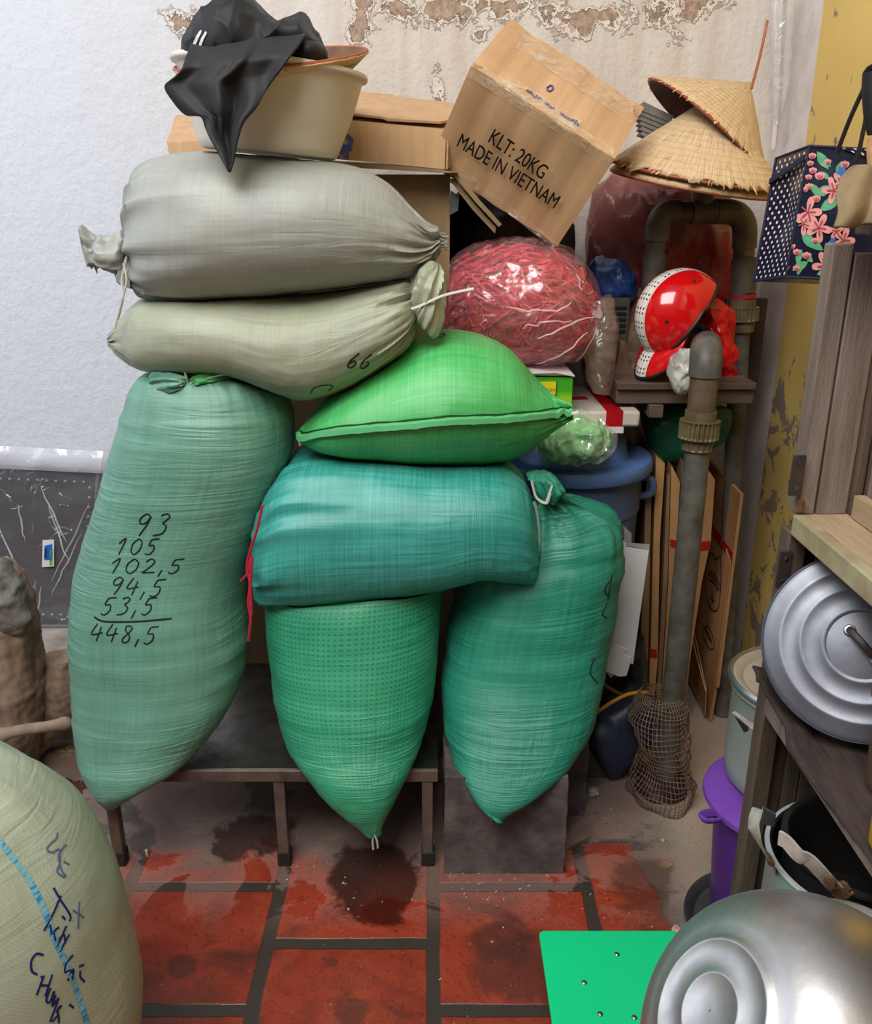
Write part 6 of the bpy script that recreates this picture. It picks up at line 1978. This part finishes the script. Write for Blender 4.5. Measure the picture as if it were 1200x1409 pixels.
bm = bmesh.new(); hexa(bm, [at(1010, 984, 1.53), at(1030, 994, 1.50), at(1030, 1006, 1.52), at(1024, 1008, 1.54)], (.0, .012, 0)); finish('handle_bracket', bm, m_hinge, t, smooth=False)
bm = bmesh.new(); lathe(bm, [(.001, .006), (.165, .006), (.178, .018), (.186, .022), (.190, .020), (.188, .014), (.172, .001), (.001, .0)], Matrix.Translation((bx, by, .004)), 72)
tag(finish('round_tray', bm, m_alu, sharp=40), 'round aluminium tray on the floor under the purple bucket', 'tray')

# green board and the big upturned basin in front
gz = .15
m_gboard = mat('bright_green_plastic', (8, 212, 138), .4, alt=(6, 200, 126), scale=3, bump=.05)
g = [on_z(741, 1277, gz), on_z(933, 1283, gz)]
gx0, gx1, gy1 = g[0].x, g[1].x, (g[0].y + g[1].y) / 2
t = thing('plastic_board', 'bright green plastic board with steel screws, on short legs in front', 'board', ((gx0 + gx1) / 2, gy1 - .2, 0))
bm = bmesh.new()
def rounded(x0, x1, y0, y1, r, z):
    pts = []
    for cx, cy, a0 in ((x1 - r, y1 - r, 0), (x0 + r, y1 - r, 90), (x0 + r, y0 + r, 180), (x1 - r, y0 + r, 270)):
        for k in range(7):
            a = math.radians(a0 + k * 15); pts.append(Vector((cx + r * math.cos(a), cy + r * math.sin(a), z)))
    return pts
hexa(bm, rounded(gx0, gx1, gy1 - .46, gy1, .012, gz), (0, 0, -.012)); finish('board_top', bm, m_gboard, t, smooth=False, bevel=.003)
for x in (gx0 + .10, gx1 - .05):
    for y in (gy1 - .10, gy1 - .40):
        bm = bmesh.new(); box(bm, (x - .012, y - .012, 0), (x + .012, y + .012, gz - .012)); finish('leg', bm, m_gboard, t, bevel=.003)
for x, y in ((849, 1313), (804, 1352), (873, 1400), (826, 1395)):
    p = on_z(x, y, gz + .001)
    bm = bmesh.new(); lathe(bm, [(.001, .003), (.003, .003), (.0055, .001), (.0055, -.002)], Matrix.Translation(p), 18); finish('screw', bm, m_steel, t)

pC = pot('deep_pot', 'deep pale aluminium pot in the lower right corner behind the upturned basin', .64, .93, 0, .118, .62, m_alu2, m_black_in)
R = .202
bcen = at(1106, 1464, .80)
vd = (Vector((0, 0, H)) - bcen).normalized()
rt = Vector((1, 0, 0)); rt = (rt - vd * rt.dot(vd)).normalized(); upv = vd.cross(rt).normalized()
axb = (rt * -.56 + upv * .32 + vd * .76).normalized()
Dp = .84 * R
bc0 = bcen + axb * Dp
m_bright = metal_mat('scuffed_polished_steel', (214, 212, 212), .44, 9, alt=(170, 168, 166), smear=.25, bump=.10)
bm = bmesh.new()
prof = [(.001, .0), (.040, .0), (.0425, .0018), (.045, .0018), (.0475, .0), (.080, -.0015), (.083, .001), (.086, .001), (.090, -.003), (.095, -.006)]
for i in range(1, 15):
    a = i / 14 * math.pi / 2
    prof.append((.095 + (R - .095) * math.sin(a), -.006 - (Dp - .006) * (1 - math.cos(a)) ** .95))
prof += [(R + .008, -Dp - .002), (R + .010, -Dp - .006), (R + .004, -Dp - .008), (R - .003, -Dp)]
lathe(bm, prof, axis_matrix(bc0, axb), 120)
bmesh.ops.recalc_face_normals(bm, faces=bm.faces)
tag(finish('steel_basin', bm, m_bright, sharp=50), 'large shiny steel basin turned upside down in the lower right corner', 'basin')

# ================================================================== LEFT SIDE: PANEL, STUMP, BRANCH
pz0 = .2
p00, p10 = at(-60, 850, 2.86), at(128, 862, 2.86)
tl, tr_ = at(-60, 612, 2.965), at(140, 622, 2.965)
p00.z = p10.z = pz0
t = thing('wrapped_panel', 'dark ribbed panel wrapped in clear film leaning on the wall at far left', 'panel', (p00 + p10) / 2)
nrm = (p10 - p00).cross(tl - p00).normalized()
if nrm.y > 0: nrm = -nrm
bm = bmesh.new(); hexa(bm, [p00, p10, tr_.lerp(p10, .10), tl.lerp(p00, .10)], -nrm * .02)
finish('dark_sheet', bm, mat('dark_grey_panel', (54, 50, 50), .5, alt=(40, 37, 38), scale=8), t, bevel=.004)
g4 = lambda s, v: (tl.lerp(tr_, s)).lerp(p00.lerp(p10, s), v)
bm = bmesh.new()
pts = [g4(s, v) + nrm * .003 for s, v in ((.02, .10), (.98, .10), (.98, .985), (.02, .985), (.02, .10))]
for a, b in zip(pts, pts[1:]): tube(bm, [a, b], .006, 8)
finish('panel_rim', bm, mat('grey_panel_rim', (104, 100, 102), .4), t)
bm = bmesh.new(); bmd = bmesh.new()
for i in range(13):
    for s, v in (((i + .5) / 13 * .84 + .08, .17), ((i + .5) / 13 * .84 + .08, .92)):
        lathe(bmd, [(.001, .006), (.004, .003), (.006, 0)], axis_matrix(g4(s, v) + nrm * .003, nrm), 10)
    for s in (.93,):
        v = .2 + i / 13 * .7
        lathe(bmd, [(.001, .006), (.004, .003), (.006, 0)], axis_matrix(g4(s, v) + nrm * .003, nrm), 10)
finish('raised_dots', bmd, mat('pale_grey_dots', (150, 148, 150), .35), t)
rows = []
for j in range(40):
    row = []
    for i in range(40):
        s, v = i / 39, j / 39
        p = g4(s * 1.03, v * 1.0 - .0)
        row.append(p + nrm * (.014 + .009 * (crease(p * 5) - .3) + .004 * noise.noise(p * 22)))
    rows.append(row)
add_quadstrip(bm, rows, False)
finish('clear_wrap', bm, film_mat('clinging_clear_film', (214, 214, 224), .08, .12, 6, .8, .8, .35), t, sharp=80)
bm = bmesh.new()
for a, b in (((.60, .20), (.80, .50)), ((.95, .28), (.70, .72)), ((.30, .40), (.50, .75)), ((.62, .75), (.60, .95)), ((.66, .30), (.82, .62)), ((.45, .3), (.5, .5)), ((.9, .45), (.7, .8))):
    pa = [g4(lerp(a[0], b[0], k / 10), lerp(a[1], b[1], k / 10)) + nrm * (.022 + .002 * math.sin(k)) + Vector((.006 * noise.noise(Vector((k * .6, a[0] * 9, 0))), 0, 0)) for k in range(11)]
    tube(bm, pa, [.0008 + .0022 * math.sin(math.pi * k / 10) for k in range(11)], 6, flat=.4)
finish('film_creases', bm, film_mat('white_crease', (226, 226, 232), .45, .2, 20), t)
bm = bmesh.new(); hexa(bm, [g4(s, v) + nrm * .024 for s, v in ((.63, .49), (.71, .485), (.715, .635), (.63, .64))], nrm * .001); bmw = bmesh.new()
rws = []
for j in range(8):
    row = []
    for i in range(60):
        p = g4(i / 59 * 1.03, j / 7 * .12 - .01)
        row.append(p + nrm * (.026 + .010 * math.sin(j / 7 * math.pi) + .006 * (crease(p * 9) - .3)))
    rws.append(row)
add_quadstrip(bmw, rws, False)
finish('film_fold', bmw, film_mat('doubled_clear_film', (222, 222, 230), .5, .15, 14, .8, .6, .3), t, sharp=80)
st = finish('sticker', bm, mat('white_sticker', (226, 226, 222), .4), t, smooth=False)
for nm, col, (s0, s1, v0, v1) in (('blue_print', (20, 110, 190), (.645, .70, .52, .60)), ('green_print', (110, 170, 60), (.685, .705, .55, .63)), ('dark_blue_print', (20, 50, 130), (.645, .665, .54, .59))):
    bm = bmesh.new(); hexa(bm, [g4(s0, v0) + nrm * .0254, g4(s1, v0 - .01) + nrm * .0254, g4(s1, v1) + nrm * .0254, g4(s0, v1) + nrm * .0254], nrm * (.0006 if nm != 'dark_blue_print' else .001)); finish(nm, bm, mat(nm + '_ink', col, .4), st, smooth=False)

m_bark = mat('rotten_wood', (176, 150, 128), .9, alt=(74, 56, 46), scale=9, bump=.8, bscale=26, stretch=(1.5, 1.5, .5))
m_ash = mat('grey_crumbling_wood', (150, 146, 140), .9, alt=(70, 64, 58), scale=20, bump=.9, bscale=40)
t = thing('tree_stump', 'broken pale tree stump standing at the far left', 'stump', (-1.30, 2.27, 0))
def bark(ph, v, q, L): return .022 * (crease(Vector((q.x * 7, q.y * 7, q.z * 2.2))) - .4) + .012 * fbm(q * 14) + .006 * noise.noise(q * 50)
bm = loft([(-14, 775, 8, 770, 2.26, .03), (-34, 800, 30, 795, 2.26, .07), (-44, 850, 46, 840, 2.26, .10), (-46, 920, 50, 915, 2.26, .11), (-50, 985, 52, 980, 2.26, .12), (-58, 1040, 48, 1040, 2.26, .13), (-66, 1068, 36, 1066, 2.26, .13)], 80, 90, 2.1, bark, 1.0)
finish('trunk', bm, m_bark, t, sharp=70)
bm = loft([(-6, 772, 4, 766, 2.18, .015), (-16, 788, 20, 786, 2.18, .03), (-22, 810, 34, 812, 2.18, .04), (-26, 840, 42, 846, 2.18, .035), (-18, 868, 30, 872, 2.19, .02)], 50, 40, 2.0, lambda ph, v, q, L: .016 * (crumple(q, 14) - .4), 1.0)
finish('crumbling_top', bm, m_ash, t, sharp=70)
bm = loft([(52, 905, 104, 900, 2.36, .05), (50, 940, 108, 935, 2.36, .06), (48, 975, 104, 975, 2.36, .06), (40, 1010, 80, 1012, 2.36, .05), (30, 1040, 60, 1042, 2.35, .04)], 60, 50, 2.4, bark, 1.0)
tag(finish('rotten_timber', bm, m_bark, sharp=70), 'brown rotten timber butt between the stump and the tall sack', 'timber')
bm = bmesh.new()
smooth_tube(bm, [at(x, y, Y) for x, y, Y in ((-40, 1020, 2.02), (0, 1012, 2.05), (14, 1008, 2.06), (40, 1003, 2.08), (70, 999, 2.10), (90, 995, 2.12), (97, 992, 2.13))], [.026, .024, .017, .016, .016, .020, .012], 14, 40)
tag(finish('bare_branch', bm, mat('pale_bare_wood', (164, 144, 126), .8, alt=(110, 90, 76), scale=16, bump=.5, bscale=40)), 'pale bare branch with a knobby end lying across the stump', 'branch')
bm = bmesh.new(); smooth_tube(bm, [at(78, 990, 2.10), at(80, 975, 2.12), at(84, 962, 2.14)], [.012, .010, .012], 10, 14)

# ================================================================== SMALL BITS ON THE FLOOR
rnd = random.Random(77)
def pebble(label, px, py, r, m, seed, name='pebble', cat='pebble', group=None, z=0.0, flat=.7):
    p = on_z(px, py, z)
    bm = bmesh.new(); bmesh.ops.create_icosphere(bm, subdivisions=3, radius=r)
    for v in bm.verts:
        n_ = v.co.normalized()
        v.co += n_ * r * .45 * noise.noise(n_ * 1.7 + Vector((seed, 0, 0))) + n_ * r * .12 * noise.noise(n_ * 6 + Vector((0, seed, 0)))
        v.co.z *= flat
        v.co += p + Vector((0, 0, r * flat * .9))
    return tag(finish(name, bm, m), label, cat, group)
m_chalk = mat('chalky_lump', (196, 184, 166), .85, alt=(150, 138, 122), scale=40, bump=.5, bscale=80)
pebble('white chalky lump of mortar on the floor below the navy boot', 816, 1094, .016, m_chalk, 1, 'mortar_lump', 'mortar')
pebble('pinkish garlic clove by the corner of the green board', 932, 1284, .012, mat('garlic_skin', (206, 170, 150), .5, alt=(170, 120, 104), scale=40), 2, 'garlic_clove', 'garlic')
pebble('tiny white crumb on the red tile near the rubber band', 912, 1158, .006, m_chalk, 3, 'crumb', 'crumb')
def butt(label, px, py, ang, L=.026):
    p = on_z(px, py, .0045); d = Vector((math.cos(ang), math.sin(ang), 0))
    t = thing('cigarette_butt', label, 'cigarette butt', p, 'cigarette butts')
    bm = bmesh.new(); tube(bm, [p, p + d * L * .65], .004, 10); finish('filter', bm, mat('tan_filter', (204, 150, 92), .7), t)
    bm = bmesh.new(); tube(bm, [p + d * L * .65, p + d * L], .004, 10); finish('paper_end', bm, mat('white_cigarette_paper', (214, 206, 196), .7), t)
butt('cigarette butt on the floor under the bench', 203, 1178, 2.0)
butt('cigarette butt near the stump at the left', 84, 1020, 2.2, .03)
butt('cigarette butt beside the right bench leg', 583, 1166, 1.5)
m_bk = mat('dark_bark_crumbs', (88, 52, 38), .9, alt=(54, 32, 26), scale=40, bump=.5)
def crumbs(name, label, px, py, n, spread, r, m):
    bm = bmesh.new(); c = on_z(px, py, 0)
    for i in range(n):
        a, d = rnd.uniform(0, 6.28), spread * math.sqrt(rnd.random())
        p = c + Vector((d * math.cos(a) * 1.4, d * math.sin(a) * .8, 0))
        s = r * rnd.uniform(.4, 1.3)
        rot = Matrix.Rotation(rnd.uniform(0, 3.1), 4, 'Z') @ Matrix.Rotation(rnd.uniform(-.4, .4), 4, 'X')
        box(bm, (-s, -s * .5, 0), (s * rnd.uniform(.5, 1), s * .5, s * .3), Matrix.Translation(p + Vector((0, 0, .001))) @ rot)
    return tag(finish(name, bm, m, smooth=False), label, 'debris', None, 'stuff')
crumbs('bark_crumbs', 'dark bark crumbs scattered left of the tall sack', 86, 1086, 130, .055, .010, m_bk)
crumbs('leaf_litter', 'small pale leaf bits behind the branch', 100, 1030, 60, .07, .006, mat('leaf_bits', (170, 140, 70), .8, alt=(110, 130, 60), scale=60))
crumbs('grit', 'pale grit scattered over the tiles', 700, 1200, 90, .45, .003, m_chalk)
crumbs('mortar_crumbs', 'pale mortar crumbs along the foot of the dark block', 690, 1209, 40, .11, .004, m_chalk)
bm = bmesh.new(); c = on_z(915, 1188, .002)
tube(bm, [c + Vector((.018 * math.cos(a) * 1.2, .016 * math.sin(a), 0)) for a in [2 * math.pi * k / 30 for k in range(31)]], .0011, 6, False)
tag(finish('rubber_band', bm, mat('tan_rubber', (170, 110, 40), .6)), 'thin tan rubber band lying on the red tile at right', 'rubber band')
bm = bmesh.new(); c = on_z(211, 1188, .002)
